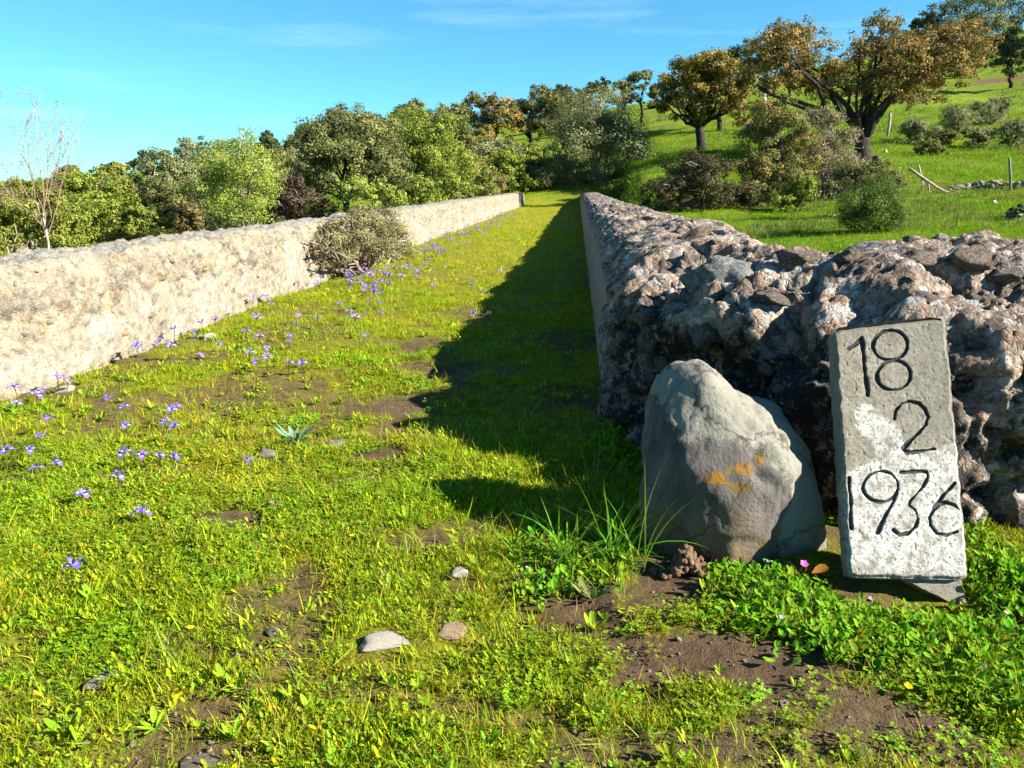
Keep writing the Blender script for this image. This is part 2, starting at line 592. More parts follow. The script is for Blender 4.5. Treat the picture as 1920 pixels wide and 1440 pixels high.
MAT = dict(
    foliage=mat_foliage(), meadow=mat_meadow('meadow_blades'), weed=mat_meadow('meadow_leaves', 0.38), ground=mat_ground(),
    pale_wall=mat_rubble('pale_lime_rubble', True), dark_wall=mat_rubble('dark_lichened_rubble', False),
    pale_stone=mat_stone('pale_rubble_stone', (0.18, 0.155, 0.12), (0.29, 0.255, 0.20), (0.09, 0.085, 0.075)),
    ochre_stone=mat_stone('ochre_rubble_stone', (0.264, 0.165, 0.073), (0.363, 0.264, 0.145)),
    grey_stone=mat_stone('grey_rubble_stone', (0.045, 0.047, 0.048), (0.15, 0.15, 0.148), (0.30, 0.30, 0.285), (0.55, 0.62)),
    black_stone=mat_stone('black_lichened_stone', (0.03, 0.027, 0.026), (0.16, 0.125, 0.09), (0.36, 0.32, 0.27), (0.58, 0.64)),
    tan_stone=mat_stone('tan_rubble_stone', (0.26, 0.165, 0.10), (0.52, 0.39, 0.27), (0.03, 0.027, 0.025), (0.54, 0.62)),
    white_stone=mat_stone('white_field_stone', (0.30, 0.265, 0.215), (0.46, 0.42, 0.355), sc=2),
    field_stone=mat_stone('grey_field_stone', (0.15, 0.135, 0.12), (0.28, 0.26, 0.225), sc=2),
    wall_flag=mat_stone('drystone_flag', (0.12, 0.10, 0.09), (0.34, 0.30, 0.27), sc=1),
    boulder=mat_boulder(), plaque=mat_plaque(), petal=mat_petal(),
    bark=mat_bark('oak_bark', (0.018, 0.014, 0.012), (0.06, 0.048, 0.04)),
    grey_bark=mat_bark('pale_bark', (0.22, 0.20, 0.17), (0.48, 0.45, 0.40)),
    twig=mat_bark('dry_twig', (0.15, 0.11, 0.085), (0.34, 0.27, 0.22)),
    red_twig=mat_bark('reddish_twig', (0.20, 0.11, 0.10), (0.36, 0.22, 0.19)),
    dead_wood=mat_bark('dead_wood', (0.20, 0.15, 0.11), (0.46, 0.38, 0.31)),
    post=mat_bark('post_wood', (0.12, 0.12, 0.08), (0.30, 0.28, 0.20)),
    crumb=mat_stone('soil_crumb', (0.09, 0.062, 0.042), (0.26, 0.21, 0.16), sc=12),
    soil=mat_stone('soil_clod', (0.075, 0.045, 0.028), (0.16, 0.10, 0.06), sc=3),
)

# ------------------------------------------------------------------ terrain
HILL = [  # photo pixel, depth: bare ground that shows
    (1650, 432, 17), (1480, 425, 19), (1900, 428, 17), (1500, 398, 23), (1850, 352, 28), (1700, 345, 30), (1615, 312, 39), (1800, 300, 40),
    (1318, 286, 46), (1250, 300, 42), (1250, 240, 72), (1420, 235, 72), (1700, 195, 76), (1850, 165, 88), (1560, 185, 86), (1900, 110, 112), (1800, 130, 108),
    (1200, 205, 115), (1380, 170, 120), (1000, 255, 95), (1050, 330, 58), (900, 330, 60), (600, 285, 120), (300, 318, 140), (100, 352, 160), (0, 360, 240),
    (700, 350, 45), (500, 385, 40), (200, 420, 40), (1920, 60, 170), (1500, 130, 170), (1150, 215, 190), (700, 275, 220), (2300, 60, 110), (2300, 400, 20), (2300, 240, 50),
]
hp = np.array([P(*q) for q in HILL])
extra = np.array([[-7, 4, -1.6], [-8, 15, -1.8], [-14, 10, -2.0], [-20, 30, -1.6], [4, 8, 0.0], [6, 12, 0.1], [5, 2, 0.0], [8, 5, 0.1], [0, -10, 0], [-15, -10, -1.5], [20, -10, 1],
                  [15, 5, 0.6], [-300, 300, 0], [300, 300, 45], [0, 420, 18], [-500, 0, 0], [500, 0, 20], [0, -500, 0], [300, -300, 0], [-300, -300, 0], [-100, 450, 4], [150, 400, 35]])
hp = np.vstack([hp, extra])


def _feat(p):
    r = np.sqrt(p[:, 0] ** 2 + (p[:, 1] + 6) ** 2) + 4
    return np.stack([np.arctan2(p[:, 0], p[:, 1] + 6) * 2.2, np.log(r) * 1.6], 1)


_fp = _feat(hp)
_D = np.linalg.norm(_fp[:, None] - _fp[None], axis=2)
_W = np.linalg.solve(np.vstack([np.hstack([_D + 0.02 * np.eye(len(hp)), np.ones((len(hp), 1))]), np.hstack([np.ones((1, len(hp))), [[0]]])]), np.append(hp[:, 2], 0))

XL, XR = -2.96, 0.155          # inner faces of the two parapets


def terrain(xy):
    xy = np.atleast_2d(np.asarray(xy, float))
    out = np.zeros(len(xy))
    for s in range(0, len(xy), 20000):
        q = _feat(xy[s:s + 20000])
        out[s:s + 20000] = np.linalg.norm(q[:, None] - _fp[None], axis=2) @ _W[:-1] + _W[-1]
    x, y = xy[:, 0], xy[:, 1]
    left = sstep(-3.4, -6.0, x)
    right = np.where(y > 4.2, sstep(1.5, 3.2, x), sstep(3.2, 6, x))
    far = sstep(44, 52, y)
    back = sstep(-1.0, -6, y)
    m = np.maximum(np.maximum(left, right), np.maximum(far, back))
    p3 = np.stack([x, y, 0 * x], 1)
    r = np.hypot(x, y)
    z = out * m
    z += m * sstep(10, 40, r) * 0.25 * fbm(p3 * 0.12, 3, 5)
    z += (1 - m) * (0.022 * fbm(p3 * 1.7, 3, 9) + 0.010 * fbm(p3 * 7, 3, 10) + 0.006 * fbm(p3 * 24, 3, 11) * (r < 6))
    z -= 0.06 * np.exp(-(((x - 0.92) / 0.30) ** 2 + ((y - 1.98) / 0.16) ** 2))
    return z


def tz(x, y):
    return float(terrain([[x, y]])[0])


BARE = [  # trodden and bare patches on the path: photo pixel, half size in pixels, strength
    (1320, 1245, 225, 78, .98), (1170, 1150, 120, 44, .88), (1520, 1335, 250, 50, .9), (1260, 1100, 75, 60, 1), (430, 990, 75, 22, .9), (700, 855, 65, 18, .9),
    (740, 765, 60, 22, .85), (400, 1330, 85, 35, .8), (420, 1400, 120, 40, .75), (790, 650, 45, 14, .8), (860, 590, 60, 9, .7), (720, 800, 45, 12, .7), (1230, 1400, 120, 40, .7),
    (1720, 1400, 220, 50, .8), (1450, 1410, 220, 40, .7), (1850, 1160, 70, 22, .9), (850, 1180, 55, 12, .6), (420, 770, 40, 10, .6), (880, 1330, 90, 30, .45), (190, 1275, 45, 22, .8), (760, 1020, 130, 25, .5),
    (820, 1110, 90, 25, .5), (620, 1290, 120, 25, .4), (560, 1130, 100, 20, .35), (1020, 1080, 60, 25, .5), (1580, 1250, 120, 28, .7), (830, 700, 40, 14, .7), (500, 850, 40, 10, .5)]
_bare = []
for (bx, by, rx, ry, s) in BARE:
    c = G(bx, by)
    a = np.linalg.norm(G(bx + rx, by) - c)
    b = 0.5 * np.linalg.norm(G(bx, by + ry) - G(bx, by - ry))
    _bare.append((c[0], c[1], a, b, s))


def cover(xy):
    """share of plant cover on the path, 0 bare soil to 1 closed turf"""
    x, y = xy[:, 0], xy[:, 1]
    p3 = np.stack([x, y, 0 * x], 1)
    n = fbm(p3 * 2.6, 4, 21)
    c = 0.95 - 0.62 * sstep(0.05, 0.75, n) * (1 - 0.7 * sstep(4.5, 9, y)) - 0.20 * sstep(0.1, 0.8, fbm(p3 * 9, 3, 23))
    wob = 0.55 * fbm(p3 * 6, 4, 22)
    for (bx, by, a, b, s) in _bare:
        d = np.sqrt(((x - bx) / a) ** 2 + ((y - by) / b) ** 2) + wob
        c = c * (1 - s * (1 - sstep(0.65, 1.25, d)))
    return np.clip(c, 0, 1)


EARTH = [(1400, 242, 75, 50, 8), (1440, 228, 72, 60, 10), (1870, 160, 92, 50, 7), (1240, 235, 75, 45, 10), (1600, 178, 88, 60, 8), (1770, 352, 29, 40, 8)]


def build_ground():
    radii = [0.35]
    while radii[-1] < 900:
        radii.append(radii[-1] * 1.022 + 0.004)
    radii = np.array(radii)
    ang = np.concatenate([np.linspace(-46, 46, 260), np.linspace(50, 310, 66)]) * math.pi / 180
    A, R = np.meshgrid(ang, radii)
    dirx = -np.sin(A * -1 + YAW)
    diry = np.cos(A * -1 + YAW)
    x, y = (R * dirx).ravel(), (R * diry).ravel()
    z = terrain(np.stack([x, y], 1))
    v = np.stack([x, y, z], 1)
    nr, na = R.shape
    i = np.arange(nr - 1)[:, None] * na
    j = np.arange(na)[None]
    j2 = (j + 1) % na
    f = np.stack([i + j, i + j2, i + na + j2, i + na + j], -1).reshape(-1, 4)
    # close the middle
    v = np.vstack([v, [[0, 0, 0]]])
    tri = np.stack([np.full(na, len(v) - 1), (np.arange(na) + 1) % na, np.arange(na), np.arange(na)], 1)
    x, y = v[:, 0], v[:, 1]
    cv = cover(v[:, :2])
    fld = np.maximum(np.maximum(sstep(-3.2, -4.2, x), np.where(y > 4, sstep(1.3, 2.4, x), sstep(3.2, 5, x))), sstep(44, 48, y))
    ea = np.zeros(len(v))
    wob = 0.4 * fbm(v * 0.5, 3, 40)
    for (ex, ey, ed, w, h) in EARTH:
        c = P(ex, ey, ed)
        a = w * ed / F
        b = max(1.2, h * ed / F * 6)
        d = np.sqrt(((x - c[0]) / a) ** 2 + ((y - c[1]) / b) ** 2) + wob
        ea = np.maximum(ea, 1 - sstep(0.6, 1.2, d))
    me = bpy.data.meshes.new('ground')
    faces = [tuple(q) for q in f.tolist()] + [tuple(q[:3]) for q in tri.tolist()]
    me.from_pydata(v.tolist(), [], faces)
    me.update()
    for k, arr in (('cover', cv), ('field', fld), ('earth', ea)):
        at = me.attributes.new(k, 'FLOAT', 'POINT')
        at.data.foreach_set('value', arr.astype(np.float32))
    me.polygons.foreach_set('use_smooth', np.ones(len(me.polygons), dtype=bool))
    me.materials.append(MAT['ground'])
    tag(link('ground', me), kind='structure')


build_ground()


# ------------------------------------------------------------------ walls
def sgnpow(x, p):
    return np.sign(x) * np.abs(x) ** p


def catmull(keys, n=40):
    k = np.asarray(keys, float)
    k = np.vstack([2 * k[0] - k[1], k, 2 * k[-1] - k[-2]])
    out = []
    for i in range(1, len(k) - 2):
        t = np.linspace(0, 1, n, endpoint=False)[:, None]
        p0, p1, p2, p3 = k[i - 1], k[i], k[i + 1], k[i + 2]
        out.append(0.5 * (2 * p1 + (p2 - p0) * t + (2 * p0 - 5 * p1 + 4 * p2 - p3) * t * t + (3 * p1 - p0 - 3 * p2 + p3) * t ** 3))
    out.append(k[-2][None])
    return np.vstack(out)


def sweep_wall(cols, nv):
    """cols: rows of fx, fy, bx, by, ztop, expo, lo ; returns grid of points (columns x nv) and the share across"""
    pts, ts, hs = [], [], []
    a = np.linspace(0, math.pi, 240)
    for fx, fy, bx, by, zt, ex, lo in cols:
        t = 0.5 - 0.5 * sgnpow(np.cos(a), ex)
        z = zt * np.sin(a) ** ex * (lo + (1 - lo) * sstep(0.0, 0.75, t))
        z[0], z[-1] = -0.25, -0.6
        W = math.hypot(bx - fx, by - fy)
        s = np.concatenate([[0], np.cumsum(np.hypot(np.diff(t) * W, np.diff(z)))])
        u = np.linspace(0, s[-1], nv)
        tt, zz = np.interp(u, s, t), np.interp(u, s, z)
        pts.append(np.stack([fx + (bx - fx) * tt, fy + (by - fy) * tt, zz], 1))
        ts.append(tt)
        hs.append(zz / zt)
    return np.array(pts), np.array(ts), np.array(hs)


def grid_normals(p):
    du = np.gradient(p, axis=0)
    dv = np.gradient(p, axis=1)
    n = np.cross(dv, du)
    return n / (np.linalg.norm(n, axis=2, keepdims=True) + 1e-9)


def grid_faces(nu, nv):
    i = np.arange(nu - 1)[:, None] * nv
    j = np.arange(nv - 1)[None]
    return np.stack([i + j, i + nv + j, i + nv + j + 1, i + j + 1], -1).reshape(-1, 4)


def stations(path, step_of):
    """walk along a polyline with a step that depends on the place"""
    seg = np.linalg.norm(np.diff(path[:, :2], axis=0), axis=1)
    s = np.concatenate([[0], np.cumsum(seg)])
    out, u = [], 0.0
    while u < s[-1]:
        q = np.array([np.interp(u, s, path[:, k]) for k in range(path.shape[1])])
        out.append(q)
        u += step_of(q)
    out.append(path[-1])
    return np.array(out)


STONES = []


def stone_mesh(name, mat, seed, flat=0.7, sub=2, rough=0.22):
    import bmesh
    bm = bmesh.new()
    bmesh.ops.create_icosphere(bm, subdivisions=sub, radius=1.0)
    v = np.array([q.co[:] for q in bm.verts])
    f = [[q.index for q in p.verts] for p in bm.faces]
    bm.free()
    r = rngf(seed)
    for k in range(9):                                   # chop facets
        d = r.normal(size=3)
        d /= np.linalg.norm(d)
        h = r.uniform(0.55, 0.9)
        s = v @ d
        v = v - np.outer(np.clip(s - h, 0, None), d) * 0.9
    v = v * (1 + rough * fbm(v * 1.7 + seed, 3, seed))[:, None]
    v[:, 2] *= flat
    return new_mesh(name, v, f, mat, smooth=True)


def build_right_wall():
    # front foot, back foot, top height, roundness, front lip share
    keys = [  # fx, fy, bx, by, zt, ex, lo
        (XR, 46.0, 1.15, 46.0, 0.74, 0.42, 0.93), (XR, 24.0, 1.20, 24.0, 0.74, 0.42, 0.93), (XR, 12.0, 1.25, 12.0, 0.76, 0.44, 0.92), (XR, 7.0, 1.30, 7.4, 0.80, 0.46, 0.92),
        (XR, 4.9, 1.35, 5.6, 0.80, 0.48, 0.90), (XR + .00, 4.00, 1.40, 4.75, 0.75, 0.50, 0.90), (XR + .04, 3.50, 1.50, 4.45, 0.77, 0.50, 0.90), (0.40, 2.96, 1.66, 4.26, 0.78, 0.46, 0.92),
        (0.62, 2.70, 1.85, 4.14, 0.84, 0.48, 0.86), (0.95, 2.50, 2.05, 4.06, 0.875, 0.50, 0.80), (1.45, 2.46, 2.45, 4.02, 0.885, 0.50, 0.78), (2.2, 2.70, 2.95, 4.02, 0.88, 0.50, 0.80), (3.3, 3.05, 3.7, 4.1, 0.78, 0.62, 0.75)]
    path = catmull(keys, 30)
    cols = stations(path, lambda q: max(0.0085, math.hypot(q[0], q[1]) * 0.0026 * (0.9 if q[1] < 4.5 else 2.0 if q[1] < 9 else 5.0)))
    nv = 250
    p, t, h = sweep_wall(cols, nv)
    n = -grid_normals(p)                     # outward
    nu = len(cols)
    V, N = p.reshape(-1, 3), n.reshape(-1, 3)
    T, Hh = t.ravel(), h.ravel()
    yy = V[:, 1]
    # plaster keeps to the inner face of the straight run
    face = (1 - sstep(0.02, 0.06, T)) * sstep(3.55, 3.9, yy) * (V[:, 0] < 0.6)
    lip = 0.80 + 0.10 * fbm(V * 3.1, 3, 3) + 0.10 * sstep(4.5, 9, yy) - 0.30 * (1 - sstep(3.6, 4.4, yy))
    plaster = face * (1 - sstep(-0.06, 0.06, Hh - lip))
    rough = 1 - 0.93 * plaster
    far = 1 - 0.25 * sstep(6, 20, yy)
    f1, f2, cid = worley(V * 4.2 + 0.25 * np.stack([fbm(V * 5, 2, 51), fbm(V * 5, 2, 52), fbm(V * 5, 2, 53)], 1), 4)
    g1, g2, gid = worley(V * np.array([13, 13, 15.0]) + 0.3 * np.stack([fbm(V * 9, 2, 61), fbm(V * 9, 2, 62), fbm(V * 9, 2, 63)], 1), 8)
    e1, e2, eid = worley(V * 36, 12)
    big_ = 1 - sstep(4.6, 7, yy)
    disp = (0.045 + 0.05 * big_) * fbm(V * 2.4, 3, 1)
    disp += (0.04 + 0.075 * big_) * (np.sqrt(np.clip(1 - (f1 / 0.80) ** 2, 0, 1)) - 0.6) * (0.1 + 1.1 * cid)
    disp += 0.017 * (np.sqrt(np.clip(1 - (g1 / 0.62) ** 2, 0, 1)) - 0.5) * (0.1 + 1.1 * gid)
    disp += 0.0085 * (np.sqrt(np.clip(1 - (e1 / 0.6) ** 2, 0, 1)) - 0.5) * (0.2 + eid)
    disp += 0.016 * fbm(V * 20, 4, 2, 0.66)
    L1 = V * np.array([1.7, 1.7, 5.0]) + 0.5 * np.stack([fbm(V * 2, 2, 54), fbm(V * 2, 2, 55), fbm(V * 2, 2, 56)], 1)
    disp += 0.10 * (1 - np.abs(vnoise(L1, 57)) * 2.0 - 0.45) * sstep(0.2, 0.5, Hh) * (1 - sstep(4.6, 6, yy)) * (1 - 0.75 * sstep(0.9, 1.4, V[:, 0])) * (1 - 0.7 * sstep(.12, .4, T))
    pits = sstep(0.30, 0.75, fbm(V * 6.5, 3, 71))
    disp -= 0.085 * pits + 0.05 * sstep(0.35, 0.7, fbm(V * 3.2, 3, 72)) * big_
    disp = np.where(disp > 0, 0.10 * np.tanh(disp / 0.10), disp) * (1 - 0.15 * sstep(0.3, 0.5, T))
    V = V + N * (np.maximum(disp, -0.17) * rough * far + 0.004 * fbm(V * 14, 3, 6) * plaster)[:, None]
    low = (1 - sstep(0.50, 0.80, Hh + 0.10 * fbm(V * 4, 3, 15))) * (1 - plaster) * (yy < 5) * (1 - 0.8 * sstep(1.10, 1.35, V[:, 0])) * (1 - 0.5 * sstep(0.36, 0.20, V[:, 0]))  # blackens the lower face, mostly left of the plaque
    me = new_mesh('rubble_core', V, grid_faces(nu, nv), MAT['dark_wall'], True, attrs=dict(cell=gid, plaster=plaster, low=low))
    root = thing('parapet_wall', 'dark weathered rubble parapet wall behind the leaning date plaque, smooth on its path side', 'wall', (XR, 4, 0))
    o = link('rubble_core', me, root)
    o.location = (-XR, -4, 0)
    # stones that stand out of the mass
    Vg, Ng = V.reshape(nu, nv, 3), N.reshape(nu, nv, 3)
    r = rngf(7)
    shapes = [stone_mesh('stone', MAT[k], 100 + i, fl, 3, .34) for i, (k, fl) in enumerate([('dark_wall', .7), ('dark_wall', .65), ('black_stone', .8), ('dark_wall', .9), ('dark_wall', .6), ('black_stone', .85), ('dark_wall', .7), ('dark_wall', .7)])]

    def lay(pos, nor, s, mesh, sink=0.35, rz=None):
        ob = link('stone', mesh, root)
        ob.location = (pos[0] - XR - nor[0] * s * sink, pos[1] - 4 - nor[1] * s * sink, pos[2] - nor[2] * s * sink)
        ob.rotation_euler = (r.uniform(-.6, .6), r.uniform(-.6, .6), r.uniform(0, 6.28) if rz is None else rz)
        ob.scale = (s * r.uniform(.9, 1.5), s * r.uniform(.8, 1.1), s * r.uniform(.75, 1.0))
        return ob
    cand = [(i, j) for i in range(nu) for j in range(0, nv, 3) if 2.5 < Vg[i, j, 1] < 5.2 and Vg[i, j, 2] > 0.04 and plaster.reshape(nu, nv)[i, j] < 0.1 and t[i, j] < 0.93]
    r.shuffle(cand)
    spots = []
    for (i, j) in cand:
        q = Vg[i, j]
        s = float(np.clip(r.lognormal(-3.8, 0.45), 0.012, 0.06))
        if all(np.linalg.norm(q - a) > 1.15 * (s + b) for a, b in spots):
            spots.append((q, s))
            lay(q, Ng[i, j], s, shapes[r.integers(len(shapes))], 0.2 if t[i, j] < .3 else .3)
        if len(spots) >= 200:
            break

    def pick(px, py):
        """the wall point that shows at a photo pixel"""
        vv = Vg.reshape(-1, 3) - np.array([0, 0, H])
        xc = vv[:, 0] * CY + vv[:, 1] * SY
        fw = -vv[:, 0] * SY + vv[:, 1] * CY
        zc = fw * CP - vv[:, 2] * SP
        yc = fw * SP + vv[:, 2] * CP
        e = np.hypot(960 + F * xc / zc - px, 720 - F * yc / zc - py) + 40 * np.maximum(0, zc - 3.0) + 1e4 * (zc < 0.1)
        return int(np.argmin(e))
    dark_shapes = [shapes[k] for k in (0, 1, 3, 4, 6, 7)]
    big = stone_mesh('stone', MAT['grey_stone'], 205, .8, 4, .30)
    for (px, py, s, rz) in ((1345, 500, .14, .5), (1450, 560, .06, 0), (1210, 600, .085, 1.2), (1240, 680, .06, 2.), (1490, 470, .07, .3), (1820, 490, .08, 1), (1870, 520, .07, 2), (1440, 690, .03, 0),
                            (1720, 480, .06, .2), (1330, 620, .08, .8), (1290, 425, .09, .4)):
        k = pick(px, py)
        lay(V[k], N[k], s, big if s > .1 else dark_shapes[int(px) % len(dark_shapes)], 0.15, rz)


def build_left_wall():
    Y0, Y1 = 1.2, 44.0
    keys = []
    for y in (Y0, 3, 6, 10, 16, 24, 34, Y1 - .3, Y1):
        keys.append((XL, y, XL - 0.52, y, 0.70 if y < Y1 else 0.58, 0.36, 0.97))
    path = catmull(keys, 20)
    cols = stations(path, lambda q: max(0.011, math.hypot(q[0], q[1]) * 0.0026 * (1.0 if q[1] < 9 else 2.2)))
    nv = 150
    p, t, h = sweep_wall(cols, nv)
    n = grid_normals(p)
    # faces run the other way round here: the body lies to -X
    n = -n
    nu = len(cols)
    V, N = p.reshape(-1, 3), n.reshape(-1, 3)
    T, Hh = t.ravel(), h.ravel()
    yy = V[:, 1]
    edge = 0.44 + 0.34 * fbm(V * 1.9, 4, 31) + 0.10 * fbm(V * 9, 3, 32) + 0.10 * sstep(8, 16, yy)
    plaster = (1 - sstep(-0.05, 0.05, Hh - edge)) * (1 - sstep(0.02, 0.08, T))
    hole = sstep(0.05, 0.45, fbm(V * 2.7, 4, 33))
    plaster = plaster * (1 - 0.85 * hole)
    g1, g2, gid = worley(V * 10 + 0.35 * np.stack([fbm(V * 6, 2, 64), fbm(V * 6, 2, 65), fbm(V * 6, 2, 66)], 1), 14)
    e1, e2, eid = worley(V * 27, 15)
    disp = 0.022 * fbm(V * 2.4, 3, 34)
    d2 = (0.042 - 0.024 * sstep(.08, .3, T)) * (np.sqrt(np.clip(1 - (g1 / 0.66) ** 2, 0, 1)) - 0.55) * (0.25 + gid) + 0.012 * fbm(V * 16, 3, 37) + 0.010 * (sstep(0, .4, e2 - e1) - .5) + 0.009 * fbm(V * 30, 2, 35)
    V = V + N * (disp + d2 * (1 - 0.9 * plaster) + (0.012 * fbm(V * 9, 4, 36, .6) - 0.014 * sstep(.45, .8, fbm(V * 15, 3, 38))) * plaster)[:, None]
    top = sstep(0.10, 0.30, T) * (1 - sstep(0.9, 1, T))
    me = new_mesh('rubble_core', V, grid_faces(nu, nv)[:, ::-1], MAT['pale_wall'], True, attrs=dict(cell=gid, plaster=plaster, top=top))
    root = thing('parapet_wall', 'long pale sunlit parapet wall of rubble and cream plaster along the irises', 'wall', (XL, 4, 0))
    o = link('rubble_core', me, root)
    o.location = (-XL, -4, 0)
    r = rngf(8)
    shapes = [stone_mesh('stone', MAT[k], 140 + i, fl, 2) for i, (k, fl) in enumerate([('pale_stone', .8), ('pale_stone', .6), ('ochre_stone', .7), ('pale_stone', .9), ('pale_stone', .7), ('pale_stone', .7)])]
    Vg, Ng, Pg = V.reshape(nu, nv, 3), N.reshape(nu, nv, 3), plaster.reshape(nu, nv)
    cand = [(i, j) for i in range(nu) for j in range(0, nv, 2) if 3.6 < Vg[i, j, 1] < 10 and Vg[i, j, 2] > 0.05 and Pg[i, j] < 0.3 and t[i, j] < 0.5]
    r.shuffle(cand)
    spots = []
    for (i, j) in cand:
        q = Vg[i, j]
        s = float(np.clip(r.lognormal(-3.3, 0.4), 0.02, 0.075))
        if all(np.linalg.norm(q - a) > 1.1 * (s + b) for a, b in spots):
            spots.append((q, s))
            nn = Ng[i, j]
            ob = link('stone', shapes[r.integers(len(shapes))], root)
            ob.location = (q[0] - XL - nn[0] * s * .72, q[1] - 4 - nn[1] * s * .72, q[2] - nn[2] * s * .72)
            ob.rotation_euler = (r.uniform(-.6, .6), r.uniform(-.6, .6), r.uniform(0, 6.28))
            ob.scale = (s * r.uniform(.8, 1.1), s * r.uniform(.9, 1.5), s * r.uniform(.7, 1.0))
        if len(spots) >= 280:
            break


build_right_wall()
build_left_wall()


# ------------------------------------------------------------------ the date plaque
def build_plaque():
    C = dict(bl=P(1592, 1082, 2.17), br=P(1818, 1088, 2.15), tl=P(1562, 614, 2.38), tr=P(1774, 588, 2.36))
    o0 = 0.5 * (C['bl'] + C['br'])
    ex = C['br'] - C['bl'] + C['tr'] - C['tl']
    ex = ex / np.linalg.norm(ex)
    ey = C['tl'] + C['tr'] - C['bl'] - C['br']
    ey = ey - ex * (ey @ ex)
    ey = ey / np.linalg.norm(ey)
    ez = np.cross(ex, ey)                     # out of the face, to the viewer
    quad = np.array([[(C[k] - o0) @ ex, (C[k] - o0) @ ey] for k in ('bl', 'br', 'tr', 'tl')])
    # the crop in which the strokes were read
    cq = np.array([[120, 1240], [668, 1268], [560, 72], [50, 112]], float)

    def hom(src, dst):
        A, b = [], []
        for (x, y), (u, v) in zip(src, dst):
            A += [[x, y, 1, 0, 0, 0, -u * x, -u * y], [0, 0, 0, x, y, 1, -v * x, -v * y]]
            b += [u, v]
        s = np.append(np.linalg.solve(np.array(A, float), np.array(b, float)), 1).reshape(3, 3)
        return lambda q: (lambda w: w[:, :2] / w[:, 2:])(np.hstack([np.asarray(q, float), np.ones((len(q), 1))]) @ s.T)
    to_xy = hom(cq, quad)
    from_uv = hom(np.array([[0, 0], [1, 0], [1, 1], [0, 1]], float), quad)

    def ell(cx, cy, rx, ry, a0=0, a1=360, n=28):
        a = np.radians(np.linspace(a0, a1, n))
        return np.stack([cx + rx * np.cos(a), cy + ry * np.sin(a)], 1)
    strokes = [np.array([(120, 212), (150, 192), (180, 166)]), np.array([(180, 166), (187, 240), (196, 330), (208, 425)]),
               ell(309, 203, 78, 67), ell(325, 339, 76, 67),
               np.array([(328, 535), (334, 497), (362, 467), (400, 458), (440, 470), (468, 497), (480, 530), (470, 565), (440, 600), (400, 635), (368, 668), (385, 690), (440, 685), (510, 676)]),
               np.array([(122, 795), (128, 900), (133, 1020)]), ell(266, 838, 79, 69), np.array([(345, 850), (322, 910), (285, 975), (250, 1045)]),
               np.array([(355, 778), (420, 775), (476, 778), (480, 800), (455, 845), (430, 875), (400, 905), (395, 925), (425, 950), (434, 985), (425, 1020), (395, 1048), (352, 1058), (325, 1035)]),
               np.array([(600, 830), (550, 885), (510, 940), (486, 985), (490, 1015), (520, 1055), (560, 1065), (610, 1050)]),
               np.array([(503, 952), (530, 926), (560, 918), (598, 930), (625, 952)])]
    segs = []
    for s in strokes:
        q = to_xy(s)
        segs += [(q[i], q[i + 1]) for i in range(len(q) - 1)]
    nu, nv = 180, 400
    u, v = np.meshgrid(np.linspace(0, 1, nu), np.linspace(0, 1, nv), indexing='ij')
    uv = np.stack([u.ravel(), v.ravel()], 1)
    xy = from_uv(uv)
    d = np.full(len(xy), 9.0)
    for a, b in segs:
        ab = b - a
        tt = np.clip(((xy - a) @ ab) / (ab @ ab), 0, 1)
        d = np.minimum(d, np.linalg.norm(xy - a - tt[:, None] * ab, axis=1))
    p3 = np.hstack([xy, np.zeros((len(xy), 1))])
    wid = 0.0050 * (1 + 0.35 * fbm(p3 * 60, 2, 91) + 0.45 * fbm(p3 * 16, 2, 98))
    groove = 1 - sstep(0.55, 1.25, d / wid)
    U, Vv = uv[:, 0], uv[:, 1]
    w_m, h_m = np.linalg.norm(quad[1] - quad[0]), np.linalg.norm(quad[3] - quad[0])
    eb = np.minimum(np.minimum(U, 1 - U) * w_m, np.minimum(Vv, 1 - Vv) * h_m)
    cor = np.hypot(np.clip(0.018 - U * w_m, 0, None), np.clip(0.018 - Vv * h_m, 0, None))
    z = -0.009 * (1 - sstep(0, 0.011, eb + 0.003 * fbm(p3 * 40, 2, 92))) - 0.007 * groove - 0.024 * (1 - sstep(0, 0.026, (1 - Vv) * h_m))
    z += 0.0005 * fbm(p3 * 30, 3, 93) + 0.0004 * fbm(p3 * 120, 2, 94) - 0.0012 * sstep(0.55, 0.95, fbm(p3 * 70, 2, 95))
    side = 0.0022 * fbm(np.stack([Vv * 30, U * 0 + 3.3, Vv * 0], 1), 3, 96)
    xy = xy + np.stack([side * (2 * U - 1), 0 * side], 1)
    # round the corners of the outline
    for cu, cv in ((0, 0), (1, 0), (0, 1), (1, 1)):
        q = from_uv(np.array([[cu, cv]]))[0]
        dd = np.linalg.norm(xy - q, axis=1)
        c0 = from_uv(np.array([[.5, .5]]))[0]
        k = 0.008 * (1 - sstep(0, 0.03, dd))
        xy = xy + (c0 - xy) / (np.linalg.norm(c0 - xy, axis=1, keepdims=True) + 1e-6) * k[:, None]
    pts = np.hstack([xy, z[:, None]])
    TH = 0.055
    lime = 0.10 + 0.75 * np.exp(-(((U - 0.26) / 0.17) ** 2 + ((Vv - 0.62) / 0.10) ** 2)) + 0.62 * np.exp(-(((U - 0.45) / 0.13) ** 2 + ((Vv - 0.52) / 0.07) ** 2))
    lime = lime + 0.62 * (1 - sstep(0.40, 0.55, Vv + 0.10 * (0.5 - U))) - 0.35 * sstep(0.6, 0.75, Vv)
    world_ = o0 + pts[:, :1] * ex + pts[:, 1:2] * ey + pts[:, 2:] * ez
    # body: border loop pushed back
    g = np.arange(nu * nv).reshape(nu, nv)
    loop = np.concatenate([g[:, 0], g[-1, 1:], g[-2::-1, -1], g[0, -2:0:-1]])
    nb = len(loop)
    rings = [world_]
    faces = [grid_faces(nu, nv)]
    prev = loop
    base = nu * nv
